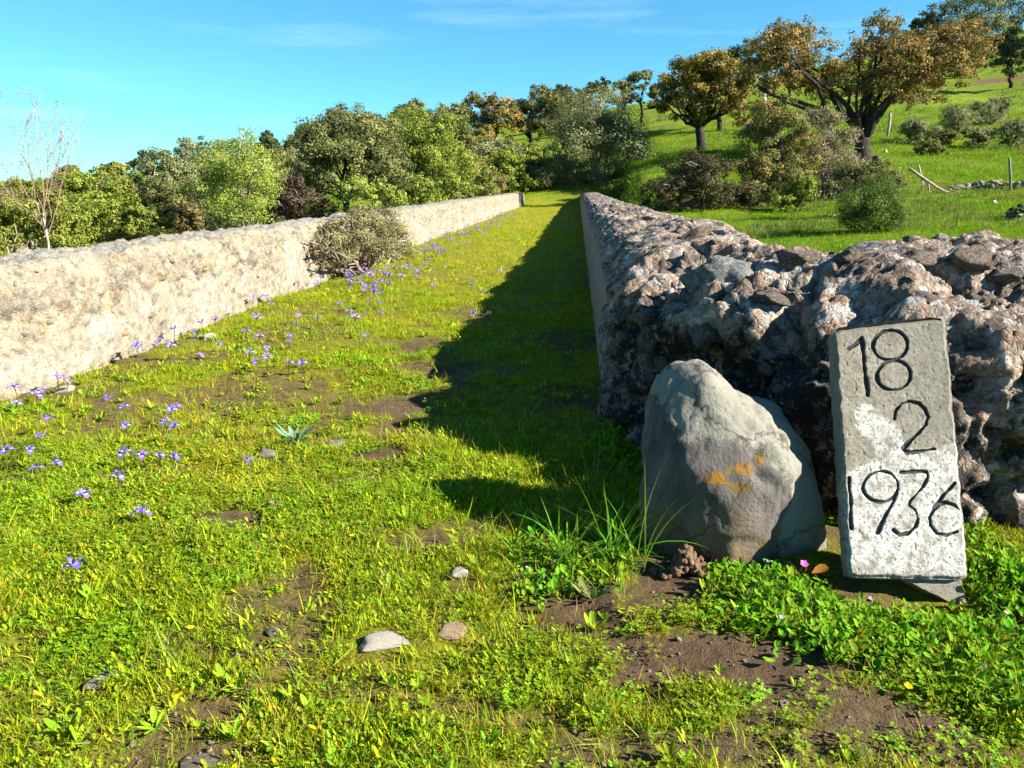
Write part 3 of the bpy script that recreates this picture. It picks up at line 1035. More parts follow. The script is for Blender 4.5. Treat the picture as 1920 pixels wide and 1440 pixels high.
    at = {k: [a] for k, a in dict(pu=U, pv=Vv, groove=groove, lime=lime).items()}
    for kk in range(1, 6):
        zz = -0.012 - (TH - 0.012) * kk / 5
        q = xy[loop]
        jit = 0.0020 * fbm(np.stack([np.arange(nb) * 0.08, np.full(nb, kk * 0.9), np.zeros(nb)], 1), 3, 97)
        ctr = xy.mean(0)
        dirs = (q - ctr) / np.linalg.norm(q - ctr, axis=1, keepdims=True)
        q = q + dirs * (jit + 0.0015)[:, None]
        rings.append(o0 + q[:, :1] * ex + q[:, 1:2] * ey + zz * ez)
        cur = base + np.arange(nb)
        faces.append(np.stack([prev, cur, np.roll(cur, -1), np.roll(prev, -1)], 1))
        prev = cur
        base += nb
        for k, a in (('pu', U), ('pv', Vv), ('groove', 0 * groove), ('lime', lime - 0.15)):
            at[k].append(a[loop])
    V = np.vstack(rings)
    ctr = o0 + xy.mean(0)[0] * ex + xy.mean(0)[1] * ey - TH * ez
    V = np.vstack([V, ctr[None]])
    for k in at:
        at[k].append([0.0])
    fan = np.stack([prev, np.full(nb, len(V) - 1), np.full(nb, len(V) - 1), np.roll(prev, -1)], 1)
    base_pt = np.array([o0[0], o0[1], 0.0])
    root = thing('date_plaque', 'upright concrete plaque with engraved date 18 2 1936 leaning on the dark wall', 'plaque', base_pt)
    allf = [tuple(q) for q in np.vstack(faces).tolist()] + [(a, b, c) for a, b, _, c in fan.tolist()]
    me = new_mesh('engraved_slab', V - base_pt, [q[::-1] for q in allf] if False else allf, MAT['plaque'], False, attrs={k: np.concatenate(a) for k, a in at.items()})
    link('engraved_slab', me, root)
    # broken tongue of an older slab under the lower right corner
    sx = quad[1][0] - quad[0][0]
    ol = [(-0.09 * sx, 0.02), (0.46 * sx, 0.04), (0.47 * sx, -0.035), (0.475 * sx, -0.095), (0.40 * sx, -0.085), (0.24 * sx, -0.048), (0.08 * sx, -0.018)]
    r = rngf(5)
    fine = []
    for i in range(len(ol)):
        a, b = np.array(ol[i]), np.array(ol[(i + 1) % len(ol)])
        for t in np.linspace(0, 1, 7, endpoint=False):
            fine.append(a + (b - a) * t + r.normal(0, 0.0015, 2))
    fine = np.array(fine)
    nb = len(fine)
    vv, ff = [], []
    for zz, sc in ((-0.022, .985), (-0.027, 1.0), (-0.07, 1.0)):
        c = fine.mean(0)
        q = c + (fine - c) * sc
        vv.append(o0 + q[:, :1] * ex + q[:, 1:2] * ey + zz * ez)
    for k in range(2):
        for i in range(nb):
            ff.append((k * nb + i, (k + 1) * nb + i, (k + 1) * nb + (i + 1) % nb, k * nb + (i + 1) % nb))
    ff.append(tuple(range(nb)))
    vv = np.vstack(vv)
    me = new_mesh('broken_foot', vv - base_pt, ff, MAT['plaque'], attrs=dict(pu=np.full(len(vv), .3), pv=np.full(len(vv), .3), groove=np.zeros(len(vv)), lime=np.full(len(vv), .25)))
    link('broken_foot', me, root)


build_plaque()


# ------------------------------------------------------------------ the standing boulder
BZ = 2.41


def build_boulder():
    import bmesh
    Z0 = BZ
    out = [(1213, 1075), (1210, 985), (1213, 900), (1220, 810), (1230, 748), (1244, 698), (1280, 680), (1322, 684), (1352, 706), (1385, 738), (1415, 752), (1455, 762), (1495, 785), (1528, 830), (1545, 900), (1552, 970), (1546, 1060), (1530, 1120), (1400, 1135), (1280, 1120)]
    c = P(1375, 900, Z0)
    right = np.array([CY, SY, 0.0])
    fwd = np.array([-SY, CY, 0.0])
    sil = np.array([[(P(x, y, Z0) - c) @ right, P(x, y, Z0)[2] - c[2]] for x, y in out])
    ang = np.arctan2(sil[:, 1], sil[:, 0])
    rad = np.hypot(sil[:, 0], sil[:, 1])
    o = np.argsort(ang)
    ang, rad = ang[o], rad[o]
    ang = np.concatenate([ang - 2 * math.pi, ang, ang + 2 * math.pi])
    rad = np.tile(rad, 3)
    bm = bmesh.new()
    bmesh.ops.create_icosphere(bm, subdivisions=6, radius=1.0)
    d = np.array([q.co[:] for q in bm.verts])
    f = [[q.index for q in p.verts] for p in bm.faces]
    bm.free()
    a = np.arctan2(d[:, 2], d[:, 0])
    r = np.interp(a, ang, rad)
    s = np.hypot(d[:, 0], d[:, 2])
    ss = s ** 0.62                                          # full, blocky section
    dy = sgnpow(d[:, 1], 0.9) * 0.215
    X, Z = np.cos(a) * r * ss, np.sin(a) * r * ss
    # crown leans back to the wall; the right shoulder is set back behind a ridge
    dy = dy * (1.0 - 0.25 * sstep(0.05, 0.3, Z))
    dy = dy + 0.22 * sstep(-0.2, 0.3, Z) * 0.6
    dy = dy + 0.16 * sstep(0.06, 0.26, X - 0.10 + 0.35 * Z)
    v = np.stack([X, dy, Z], 1)
    for d_, h_ in (((-.75, -.62, .15), .205), ((-.1, -.97, .22), .155), ((.62, -.76, .18), .19), ((.35, -.45, .82), .245), ((-.55, -.5, .67), .245), ((.85, -.1, .5), .245), ((.3, -.93, -.2), .165), ((-.5, -.85, -.1), .175)):
        d_ = np.array(d_) / np.linalg.norm(d_)
        v = v - np.outer(np.clip(v @ d_ - h_, 0, None) * .8, d_)      # worn facets
    nrm = v / np.linalg.norm(v, axis=1, keepdims=True)
    v = v - nrm * (0.012 * sstep(.80, .97, 1 - np.abs(fbm(v * 3.3, 3, 85))))[:, None]
    v = v + nrm * (0.016 * fbm(v * 5, 3, 81) + 0.007 * fbm(v * 16, 3, 82) + 0.0035 * fbm(v * 50, 3, 83, .6) - 0.006 * sstep(.5, .85, fbm(v * 24, 3, 86)))[:, None]
    crust = 0.12 + 0.75 * sstep(0.0, 0.24, Z + 0.5 * X) + 0.5 * sstep(0.10, 0.22, X) * sstep(0.05, -0.1, Z)
    wp = c + v[:, :1] * right + v[:, 1:2] * fwd + v[:, 2:] * np.array([0, 0, 1.0])
    vv = wp - np.array([0, 0, H])
    xc = vv[:, 0] * CY + vv[:, 1] * SY
    fw = -vv[:, 0] * SY + vv[:, 1] * CY
    zc = fw * CP - vv[:, 2] * SP
    yc = fw * SP + vv[:, 2] * CP
    px, py = 960 + F * xc / zc, 720 - F * yc / zc
    front = (d[:, 1] < 0.2)
    org = np.zeros(len(v))
    for (x, y, rx, ry, w) in ((1380, 895, 95, 60, 1), (1440, 1010, 50, 40, .9), (1430, 858, 28, 28, 1), (1245, 735, 12, 18, .8), (1258, 762, 10, 10, .7), (1370, 925, 25, 12, .8), (1425, 1000, 18, 22, .7), (1490, 945, 10, 10, .8), (1505, 1000, 9, 9, .8)):
        org = np.maximum(org, w * front * (1 - sstep(0.3, 1.15, np.hypot((px - x) / rx, (py - y) / ry))))
    mud = (1 - sstep(0.06, 0.22, wp[:, 2] + 0.05 * fbm(v * 7, 3, 84))) * (1 - sstep(-0.02, 0.12, X))
    base = np.array([c[0], c[1], 0.0])
    me = new_mesh('standing_boulder', wp - base, f, MAT['boulder'], True, attrs=dict(crust=crust, orange=org, mud=mud))
    tag(link('standing_boulder', me, None, base), 'smooth grey standing boulder with pale and orange lichen left of the plaque', 'boulder')


build_boulder()


# ------------------------------------------------------------------ loose stones
def loose_stone(px, py, w, hgt, mat, label, seed, flat=.6, sink=.3, rot=0, name='stone', cat='stone'):
    g = G(px, py)
    z = depth_on(py)
    s = w * z / F / 2
    if py > 760:
        LOOSE.append((g[0], g[1], s * .95))
    me = stone_mesh(name, MAT[mat], seed, 1.0, 3, .16)
    o = link(name, me, None, (g[0], g[1], tz(g[0], g[1]) + s * hgt * (1 - sink * 2) * .5), (rngf(seed).uniform(-.15, .15), 0, rot), (s, s * flat * 1.6, s * hgt))
    tag(o, label, cat)


LOOSE = []
loose_stone(716, 1212, 115, .20, 'white_stone', 'flat cream coloured stone lying in the grass in the foreground', 301, .36, .1, .3)
loose_stone(862, 1082, 36, .6, 'white_stone', 'small white stone in the weeds below the end of the shadow', 302, .6, .1, .7)
loose_stone(190, 1275, 60, .18, 'field_stone', 'pale half buried stone in the grass at the lower left', 303, .8, .25)
loose_stone(632, 828, 44, .35, 'field_stone', 'flat grey stone beside the bluish thistle rosette', 304, .7, .1, .2)
loose_stone(503, 850, 36, .4, 'field_stone', 'rounded grey stone in the turf left of the thistle rosette', 305, .7, .15, 1)
loose_stone(376, 1420, 80, .14, 'black_stone', 'dark grey flat stone at the bottom edge of the grass', 306, .6, .2, .1)
loose_stone(845, 1186, 60, .22, 'tan_stone', 'flat reddish brown stone right of the cream coloured stone', 307, .6, .2, .2)
loose_stone(512, 1188, 24, .6, 'grey_stone', 'little dark stone in the grass left of the cream stone', 308, .8, .1)
loose_stone(1168, 1291, 10, .8, 'white_stone', 'tiny white pebble on the bare soil patch', 309, .8, .0)
loose_stone(392, 632, 28, .6, 'white_stone', 'pale stone at the foot of the light wall among irises', 310, .8, .1)
loose_stone(120, 735, 40, .5, 'white_stone', 'pale rubble lump at the foot of the light wall far left', 311, .8, .1)
loose_stone(1470, 1325, 22, .3, 'tan_stone', 'small pinkish stone set in the bare soil', 312, .8, .2)

# crumbled soil clods under the boulder and pebbles over the bare soil
r = rngf(77)
sp = Soup()
clod = stone_mesh('clod', None, 320, .8, 1, .3)
cv_ = np.array([q.co[:] for q in clod.vertices])
cf_ = [tuple(p.vertices) for p in clod.polygons]
for k in range(240):
    a, b = r.normal(0, 22), abs(r.normal(0, 20))
    g = G(1285 + a, 1085 - b * .7)
    s = r.uniform(.006, .017)
    hgt = max(0, 0.085 * math.exp(-(a / 26) ** 2) - 0.02) * r.uniform(.3, 1)
    rot = np.array(Euler((r.uniform(0, 6), r.uniform(0, 6), r.uniform(0, 6))).to_matrix())
    sp.add(((cv_ * s * r.uniform(.6, 1.3, 3)) @ rot.T + np.array([g[0], g[1], hgt + .004]), cf_))
tag(link('crumbled_soil', sp.mesh('crumbled_soil', MAT['soil'], True)), 'heap of crumbled brown soil under the standing boulder', 'soil', kind='stuff')
sp = Soup()
for k in range(900):
    px, py = r.uniform(0, 1920), 1440 - abs(r.normal(0, 260))
    if py < 700:
        continue
    g = G(px, py)
    if cover(g[None, :2])[0] > 0.6 and r.random() > .12:
        continue
    s = float(np.clip(r.lognormal(-5.6, .5), .0015, .011))
    rot = np.array(Euler((r.uniform(0, 6), r.uniform(0, 6), r.uniform(0, 6))).to_matrix())
    sp.add(((cv_ * s * r.uniform(.6, 1.3, 3)) @ rot.T + np.array([g[0], g[1], tz(g[0], g[1]) + s * .2]), cf_))
tag(link('soil_crumbs', sp.mesh('soil_crumbs', MAT['crumb'], True)), 'fine pebbles and soil crumbs scattered over the bare patches', 'pebbles', kind='stuff')


# ------------------------------------------------------------------ meadow plants
def blade(r, L, w, lean, az, curl, n=4):
    """one bent grass blade from the origin"""
    s = np.linspace(0, 1, n)
    th = lean + curl * s
    dx = np.concatenate([[0], np.cumsum(np.sin(th[:-1]) * L / (n - 1))])
    dz = np.concatenate([[0], np.cumsum(np.cos(th[:-1]) * L / (n - 1))])
    ww = w * (1 - s ** 1.6) * (0.55 + 0.9 * s * (s < .5) + .45 * (s >= .5))
    side = np.array([-math.sin(az), math.cos(az), 0])
    fw = np.array([math.cos(az), math.sin(az), 0])
    v, f = [], []
    for k in range(n - 1):
        c = fw * dx[k] + np.array([0, 0, dz[k]])
        v += [c - side * ww[k] / 2, c + side * ww[k] / 2]
    v.append(fw * dx[-1] + np.array([0, 0, dz[-1]]))
    for k in range(n - 2):
        f.append((2 * k, 2 * k + 1, 2 * k + 3, 2 * k + 2))
    f.append((2 * n - 4, 2 * n - 3, 2 * n - 2))
    return v, f


def leaf_shape(L, w, az, tilt, base, fold=.25, roundness=.5):
    """an oval leaf: 6 faces, folded on its midrib"""
    fw = np.array([math.cos(az) * math.cos(tilt), math.sin(az) * math.cos(tilt), math.sin(tilt)])
    sd = np.array([-math.sin(az), math.cos(az), 0])
    up = np.cross(fw, sd)
    base = np.asarray(base, float)
    prof = [(0, 0.04), (.3, .8), (.62, 1.0), (.86, .62)]
    v = []
    for s, k in prof:
        c = base + fw * L * s - up * L * .22 * s * s * -1
        v += [c - sd * w * k / 2 + up * fold * w * k * .5, c, c + sd * w * k / 2 + up * fold * w * k * .5]
    v.append(base + fw * L + up * L * .22)
    f = []
    for k in range(3):
        a = 3 * k
        f += [(a, a + 1, a + 4, a + 3), (a + 1, a + 2, a + 5, a + 4)]
    f += [(9, 10, 12), (10, 11, 12)]
    return v, f


def vary(r, c, k=.25):
    c = np.array(c) * r.uniform(1 - k, 1 + k)
    return tuple(c * r.uniform(.88, 1.12, 3))


GREEN = (0.215, 0.28, 0.012)
YELL = (0.36, 0.335, 0.014)
DEEP = (0.12, 0.21, 0.012)
STRAW = (0.36, 0.30, 0.12)


def p_grass(seed, n, L, w, spread, cols, lean=.5):
    r = rngf(seed)
    sp = Soup()
    for k in range(n):
        v, f = blade(r, L * r.uniform(.5, 1.25), w * r.uniform(.7, 1.3), r.uniform(.05, lean), r.uniform(0, 6.283), r.uniform(.1, 1.2))
        off = np.append(r.normal(0, spread, 2), -.004)
        sp.add(([q + off for q in v], f), vary(r, cols[r.integers(len(cols))]))
    return sp.mesh('tuft', MAT['meadow'])


def p_leafy(seed, n, L, w, spread, height, cols, tilt=(.1, .9)):
    r = rngf(seed)
    sp = Soup()
    for k in range(n):
        az = r.uniform(0, 6.283)
        off = np.append(r.normal(0, spread, 2), abs(r.normal(0, height)) + .002)
        s = r.uniform(.6, 1.2)
        sp.add(leaf_shape(L * s, w * s, az, r.uniform(*tilt), off), vary(r, cols[r.integers(len(cols))]))
    return sp.mesh('weed', MAT['weed'])


def p_rosette(seed, n, L, w, cols, tilt=(.2, .8)):
    r = rngf(seed)
    sp = Soup()
    for k in range(n):
        s = r.uniform(.65, 1.15)
        sp.add(leaf_shape(L * s, w * s, k * 2.4 + r.uniform(-.3, .3), r.uniform(*tilt), (0, 0, .002)), vary(r, cols[r.integers(len(cols))], .2))
    return sp.mesh('rosette', MAT['weed'])


def p_clover(seed, n, R_, spread, height, cols):
    r = rngf(seed)
    sp = Soup()
    for k in range(n):
        c = np.append(r.normal(0, spread, 2), height * r.uniform(.4, 1.2))
        a0 = r.uniform(0, 6.283)
        col = vary(r, cols[r.integers(len(cols))])
        foot = np.array([c[0] * .4, c[1] * .4, 0])
        sp.add(([foot, foot + np.array([.001, 0, 0]), c], [(0, 1, 2)]), col)
        for q in range(3):
            az = a0 + q * 2.094
            fw, sd = np.array([math.cos(az), math.sin(az), r.uniform(.0, .5)]), np.array([-math.sin(az), math.cos(az), 0])
            s = R_ * r.uniform(.75, 1.2)
            sp.add(([c, c + fw * s * .6 - sd * s * .5, c + fw * s, c + fw * s * .6 + sd * s * .5], [(0, 1, 2, 3)]), col)
    return sp.mesh('clover', MAT['weed'])


def scatter(name, label, cat, protos, pts, rot, scl, seed, attr_mat=None):
    """a meadow species: protos set out on the points; nobody could count them"""
    me = new_mesh(name, pts, [])
    n = len(pts)
    r = rngf(seed)
    a = me.attributes.new('turn', 'FLOAT_VECTOR', 'POINT')
    a.data.foreach_set('vector', rot.astype(np.float32).ravel())
    a = me.attributes.new('size', 'FLOAT', 'POINT')
    a.data.foreach_set('value', scl.astype(np.float32))
    a = me.attributes.new('pick', 'INT', 'POINT')
    a.data.foreach_set('value', r.integers(0, len(protos), n).astype(np.int32))
    o = link(name, me)
    tag(o, label, cat, kind='stuff')
    ng = bpy.data.node_groups.new(name, 'GeometryNodeTree')
    ng.interface.new_socket('Geometry', in_out='INPUT', socket_type='NodeSocketGeometry')
    ng.interface.new_socket('Geometry', in_out='OUTPUT', socket_type='NodeSocketGeometry')
    N, L = ng.nodes, ng.links
    gi, go = N.new('NodeGroupInput'), N.new('NodeGroupOutput')
    iop = N.new('GeometryNodeInstanceOnPoints')
    mtp = N.new('GeometryNodeMeshToPoints')
    L.new(gi.outputs[0], mtp.inputs[0])
    L.new(mtp.outputs[0], iop.inputs['Points'])
    jn = N.new('GeometryNodeJoinGeometry')
    for k, pm in enumerate(reversed(protos)):
        po = bpy.data.objects.new(name + '_plant', pm)
        oi = N.new('GeometryNodeObjectInfo')
        oi.inputs['Object'].default_value = po
        oi.inputs['As Instance'].default_value = False
        gti = N.new('GeometryNodeGeometryToInstance')
        L.new(oi.outputs['Geometry'], gti.inputs[0])
        L.new(gti.outputs[0], jn.inputs[0])
    L.new(jn.outputs[0], iop.inputs['Instance'])
    iop.inputs['Pick Instance'].default_value = True

    def named(nm, t):
        nd = N.new('GeometryNodeInputNamedAttribute')
        nd.data_type = t
        nd.inputs['Name'].default_value = nm
        return nd.outputs['Attribute']
    L.new(named('pick', 'INT'), iop.inputs['Instance Index'])
    L.new(named('turn', 'FLOAT_VECTOR'), iop.inputs['Rotation'])
    L.new(named('size', 'FLOAT'), iop.inputs['Scale'])
    L.new(iop.outputs[0], go.inputs[0])
    md = o.modifiers.new('plants', 'NODES')
    md.node_group = ng
    return o


def inside_boulder_or_plaque(xy):
    c = P(1375, 900, BZ)
    a = (((xy[:, 0] - c[0]) / .27) ** 2 + ((xy[:, 1] - c[1]) / .20) ** 2) < 1
    q0, q1 = G(1600, 1118), G(1830, 1118)
    b = (xy[:, 0] > q0[0] - .02) & (xy[:, 0] < q1[0] + .01) & (xy[:, 1] > q0[1] - .03) & (xy[:, 1] < q0[1] + .45)
    for (sx_, sy_, sr_) in LOOSE:
        b = b | (np.hypot(xy[:, 0] - sx_, xy[:, 1] - sy_) < sr_) | ((np.abs(xy[:, 0] - sx_) < sr_) & (xy[:, 1] > sy_ - sr_ - .035) & (xy[:, 1] < sy_))
    return a | b


WALL_FRONT = np.array([(XR, 60), (XR, 4.0), (XR + .04, 3.50), (0.40, 2.96), (0.62, 2.70), (0.95, 2.50), (1.45, 2.46), (2.2, 2.70), (3.3, 3.05), (9, 3.6)])


def on_path(xy, margin=.0):
    x, y = xy[:, 0], xy[:, 1]
    ywall = np.interp(x, WALL_FRONT[2:, 0], WALL_FRONT[2:, 1])
    ok = (x > XL + margin - .02) & np.where(x < XR - margin + .0, True, y < ywall + .03 - margin) & (y < 47)
    return ok & ~inside_boulder_or_plaque(xy)


def sample_path(n, z0, z1, seed, density=None):
    """points of the path between two camera depths, evenly over the ground, inside the view"""
    r = rngf(seed)
    z = np.sqrt(r.uniform(z0 ** 2, z1 ** 2, n))
    xc = r.uniform(-.80, .80, n) * z
    fw = z
    xy = np.stack([xc * CY - fw * SY, xc * SY + fw * CY], 1)
    return xy[on_path(xy)]


def finish(xy, seed, keep, tilt=.18, s0=.7, s1=1.25):
    r = rngf(seed)
    xy = xy[r.random(len(xy)) < keep]
    pts = np.hstack([xy, terrain(xy)[:, None]])
    n = len(xy)
    rot = np.stack([r.normal(0, tilt, n), r.normal(0, tilt, n), r.uniform(0, 6.283, n)], 1)
    return pts, rot, r.uniform(s0, s1, n)


def lush(xy):
    """rank growth at the foot of the plaque, the boulder and the dark wall"""
    out = np.zeros(len(xy))
    for (px, py, rx, ry, w) in ((1660, 1190, 300, 75, 1), (1430, 1110, 110, 60, 1), (1870, 1080, 90, 130, 1), (1880, 1280, 160, 60, .9), (1090, 1040, 120, 50, .9), (1180, 830, 60, 60, 1), (1010, 1110, 90, 35, .6)):
        c = G(px, py)
        a = np.linalg.norm(G(px + rx, py) - c)
        b = .5 * np.linalg.norm(G(px, py + ry) - G(px, py - ry))
        d = np.hypot((xy[:, 0] - c[0]) / a, (xy[:, 1] - c[1]) / b)
        out = np.maximum(out, w * (1 - sstep(.6, 1.15, d)))
    return out


def patchy(xy, sc, seed, lo, hi):
    p3 = np.stack([xy[:, 0], xy[:, 1], 0 * xy[:, 0]], 1)
    return sstep(lo, hi, fbm(p3 * sc, 3, seed))


def cat_parts(parts):
    return [np.concatenate([p[k] for p in parts]) for k in range(3)]


# short meadow grass, denser and finer near the camera
parts = []
for (n, z0, z1, k, s0, s1, sd) in ((46000, 1.2, 3.2, 1, .35, .85, 1), (46000, 3.2, 8, 1, .5, 1.1, 2), (40000, 8, 20, 1, .9, 1.5, 3), (40000, 20, 50, 1, 1.4, 2.4, 4)):
    xy = sample_path(n, z0, z1, 400 + sd)
    parts.append(finish(xy, 410 + sd, cover(xy) ** 2 * (0.30 + .5 * patchy(xy, 3, 24, -.4, .5)) * k, .2, s0, s1))
pts, rot, scl = cat_parts(parts)
scatter('meadow_grass', 'short yellow green meadow grass covering the path between the walls', 'grass',
        [p_grass(500 + k, 13, .052, .0032, .016, [GREEN, GREEN, YELL, YELL, DEEP], .8) for k in range(5)], pts, rot, scl, 1)

# small leaved weeds and clover that close the turf
parts = []
for (n, z0, z1, s0, s1, sd) in ((50000, 1.2, 3.2, .6, 1.2, 1), (44000, 3.2, 8, .8, 1.5, 2), (30000, 8, 20, 1.3, 2.4, 3)):
    xy = sample_path(n, z0, z1, 420 + sd)
    parts.append(finish(xy, 430 + sd, cover(xy) ** 1.8 * (.10 + .5 * patchy(xy, 2.2, 25, -.2, .6)) * .6, .2, s0, s1))
pts, rot, scl = cat_parts(parts)
scatter('leafy_weeds', 'low small leaved green weeds growing through the turf', 'weeds',
        [p_leafy(520 + k, 14, (.016, .012, .022, .013, .018)[k], (.0062, .0055, .0050, .0034, .0075)[k], .020, .008, [GREEN, YELL, (0.19, 0.27, .02), (.28, .32, .014)]) for k in range(5)], pts, rot, scl, 2)
parts = []
for (n, z0, z1, s0, s1, sd) in ((26000, 1.2, 3.2, .6, 1.1, 1), (24000, 3.2, 9, .8, 1.5, 2)):
    xy = sample_path(n, z0, z1, 440 + sd)
    parts.append(finish(xy, 450 + sd, cover(xy) ** 1.3 * (.04 + .6 * patchy(xy, 1.8, 26, .05, .6)), .15, s0, s1))
pts, rot, scl = cat_parts(parts)
scatter('clover', 'patches of low clover among the grass of the path', 'clover',
        [p_clover(540 + k, 12, .0085, .020, .022, [(.13, .22, .012), (.18, .27, .014)]) for k in range(4)], pts, rot, scl, 3)

# broad leaved rosettes
xy = sample_path(5200, 1.2, 6, 460)
pts, rot, scl = finish(xy, 461, np.clip(cover(xy) + .2, 0, 1) * (.18 + .55 * patchy(xy, 1.5, 27, -.1, .6)), .1, .5, 1.25)
scatter('leaf_rosettes', 'broad leaved green rosettes in the foreground turf', 'weeds',
        [p_rosette(560 + k, 8, .042, .012, [GREEN, (.15, .26, .015), (.21, .28, .02)]) for k in range(4)], pts, rot, scl, 4)

# sparse longer blades, straw, and rusty seedlings
parts = []
for (n, z0, z1, s0, s1, sd) in ((5200, 1.2, 3.6, .5, 1.1, 1), (4200, 3.6, 9, .7, 1.3, 2), (3000, 9, 26, 1, 1.6, 3)):
    xy = sample_path(n, z0, z1, 470 + sd)
    parts.append(finish(xy, 480 + sd, cover(xy) * (.25 + .6 * patchy(xy, 1.1, 28, -.2, .5)), .25, s0, s1))
pts, rot, scl = cat_parts(parts)
scatter('tall_grass_blades', 'thin longer grass blades standing above the turf', 'grass',
        [p_grass(580 + k, 5, .105, .0034, .012, [GREEN, YELL, (.2, .25, .05)], .7) for k in range(4)], pts, rot, scl, 5)
parts = []
for (n, z0, z1, s0, s1, sd) in ((22000, 1.2, 4, .4, 1.1, 1), (15000, 4, 14, .7, 1.4, 2)):
    xy = sample_path(n, z0, z1, 490 + sd)
    parts.append(finish(xy, 495 + sd, np.clip(cover(xy) * 1.2, .12, .9) * (.30 + .4 * patchy(xy, 1.6, 29, -.1, .6)), .5, s0, s1))
pts, rot, scl = cat_parts(parts)
scatter('dry_grass', 'dry straw coloured grass stalks mixed into the turf', 'grass',
        [p_grass(600 + k, 4, .065, .0022, .016, [STRAW, (.32, .25, .09), (.28, .18, .06), (.20, .11, .05)], 1.3) for k in range(4)], pts, rot, scl, 6)
xy = sample_path(9000, 1.4, 10, 498)
pts, rot, scl = finish(xy, 499, cover(xy) * patchy(xy, 2.8, 30, .2, .7) * .9, .2, .6, 1.3)
scatter('rusty_seedlings', 'rusty orange stonecrop seedlings tinting the turf in spots', 'weeds',
        [p_leafy(620 + k, 12, .010, .005, .018, .006, [(.36, .13, .015), (.30, .17, .015), (.25, .2, .02)]) for k in range(3)], pts, rot, scl, 7)

# rank broad leaves round the plaque
xy = sample_path(60000, 1.3, 4.2, 510)
lu = lush(xy)
pts, rot, scl = finish(xy, 511, lu ** 1.5 * .40, .15, .6, 1.25)
scatter('rank_weeds', 'rank bright green broad leaved weeds around the foot of the plaque', 'weeds',
        [p_leafy(640 + k, 11, .024, .013, .022, .016, [(.12, .24, .010), (.16, .27, .014), (.085, .19, .012)], (.0, 1.0)) for k in range(5)]
        + [p_rosette(650 + k, 7, .042, .014, [(.13, .26, .012), (.17, .27, .02)], (.5, 1.1)) for k in range(2)], pts, rot, scl, 8)

# turf tufts of the field beyond the dark wall
r = rngf(515)
n = 60000
z = np.exp(r.uniform(math.log(13), math.log(75), n))
px = r.uniform(1050, 1960, n)
xc = (px - 960) / F * z
xy = np.stack([xc * CY - z * SY, xc * SY + z * CY], 1)
xy = xy[(xy[:, 0] > 1.8)]
pts, rot, scl = finish(xy, 516, .45 + .5 * patchy(xy, .5, 41, -.3, .5), .25, .9, 2.2)
scl *= np.clip(np.hypot(pts[:, 0], pts[:, 1]) / 22, .9, 2.6)
scatter('field_grass', 'bright green grazed turf on the field and hillside', 'grass',
        [p_grass(660 + k, 12, .045, .006, .05, [(.09, .19, .008), (.13, .23, .01), (.18, .25, .012), (.08, .14, .01)], 1.0) for k in range(4)], pts, rot, scl, 9)


r = rngf(517)
n = 5200
z = np.exp(r.uniform(math.log(17), math.log(120), n))
px = r.uniform(1180, 1960, n)
xc = (px - 960) / F * z
xy = np.stack([xc * CY - z * SY, xc * SY + z * CY], 1)
xy = xy[(xy[:, 0] > 2.5)]
pts, rot, scl = finish(xy, 518, .05 + .75 * patchy(xy, .22, 43, .0, .6), .2, .7, 1.9)
scl *= np.clip(np.hypot(pts[:, 0], pts[:, 1]) / 45, .6, 1.8)
scatter('pasture_tussocks', 'olive and straw tussocks dotting the hillside pasture', 'grass',
        [p_grass(680 + k, 26, .20, .016, .10, [(.10, .12, .03), (.15, .15, .05), (.22, .19, .08), (.06, .09, .02)], 1.1) for k in range(4)], pts, rot, scl, 10)

# ------------------------------------------------------------------ irises and small flowers
def petal_mesh(name, L, w, rise, fall, spot):
    """a petal that rises from the throat, then bends down; tint carries the pale blotch"""
    n, k = 7, 3
    v, c = [], []
    for i in range(n):
        s = i / (n - 1)
        x = L * (0.08 + .92 * s)
        z = rise * math.sin(min(1, s * 1.35) * math.pi * .62) - fall * s ** 2.2
        ww = w * (.30 + .70 * math.sin(math.pi * min(1, .12 + .78 * s)) ** .8) * (1 if s < .95 else .55)
        for j in (-1, 0, 1):
            v.append((x, j * ww / 2, z + abs(j) * ww * .10))
            a = np.array([.20, .13, .52]) if not (spot and .30 < s < .62 and j == 0) else np.array([.85, .83, .72])
            if spot and .30 < s < .62 and j == 0 and s > .5:
                a = np.array([.70, .66, .80])
            c.append(a * (1.15 - .3 * s))
    f = []
    for i in range(n - 1):
        for j in range(2):
            a = i * 3 + j
            f.append((a, a + 1, a + 4, a + 3))
    return new_mesh(name, v, f, MAT['petal'], True, cols=np.array(c))


FALL = petal_mesh('petal', .030, .017, .010, .012, True)
STAND = petal_mesh('petal', .024, .009, .018, .004, False)
rr = rngf(31)
STEMS = []
for k in range(4):
    sp = Soup()
    h = .085
    sp.add(tube(wobble((0, 0, -.01), (0, 0, h), 4, .05, rr), [.0018, .0017, .0016, .0022], 5), (.14, .13, .05))
    for q in range(2):
        sp.add(blade(rr, .11, .003, .3, rr.uniform(0, 6.28), .9, 5), (.12, .17, .03))
    STEMS.append(sp.mesh('stem', MAT['meadow']))


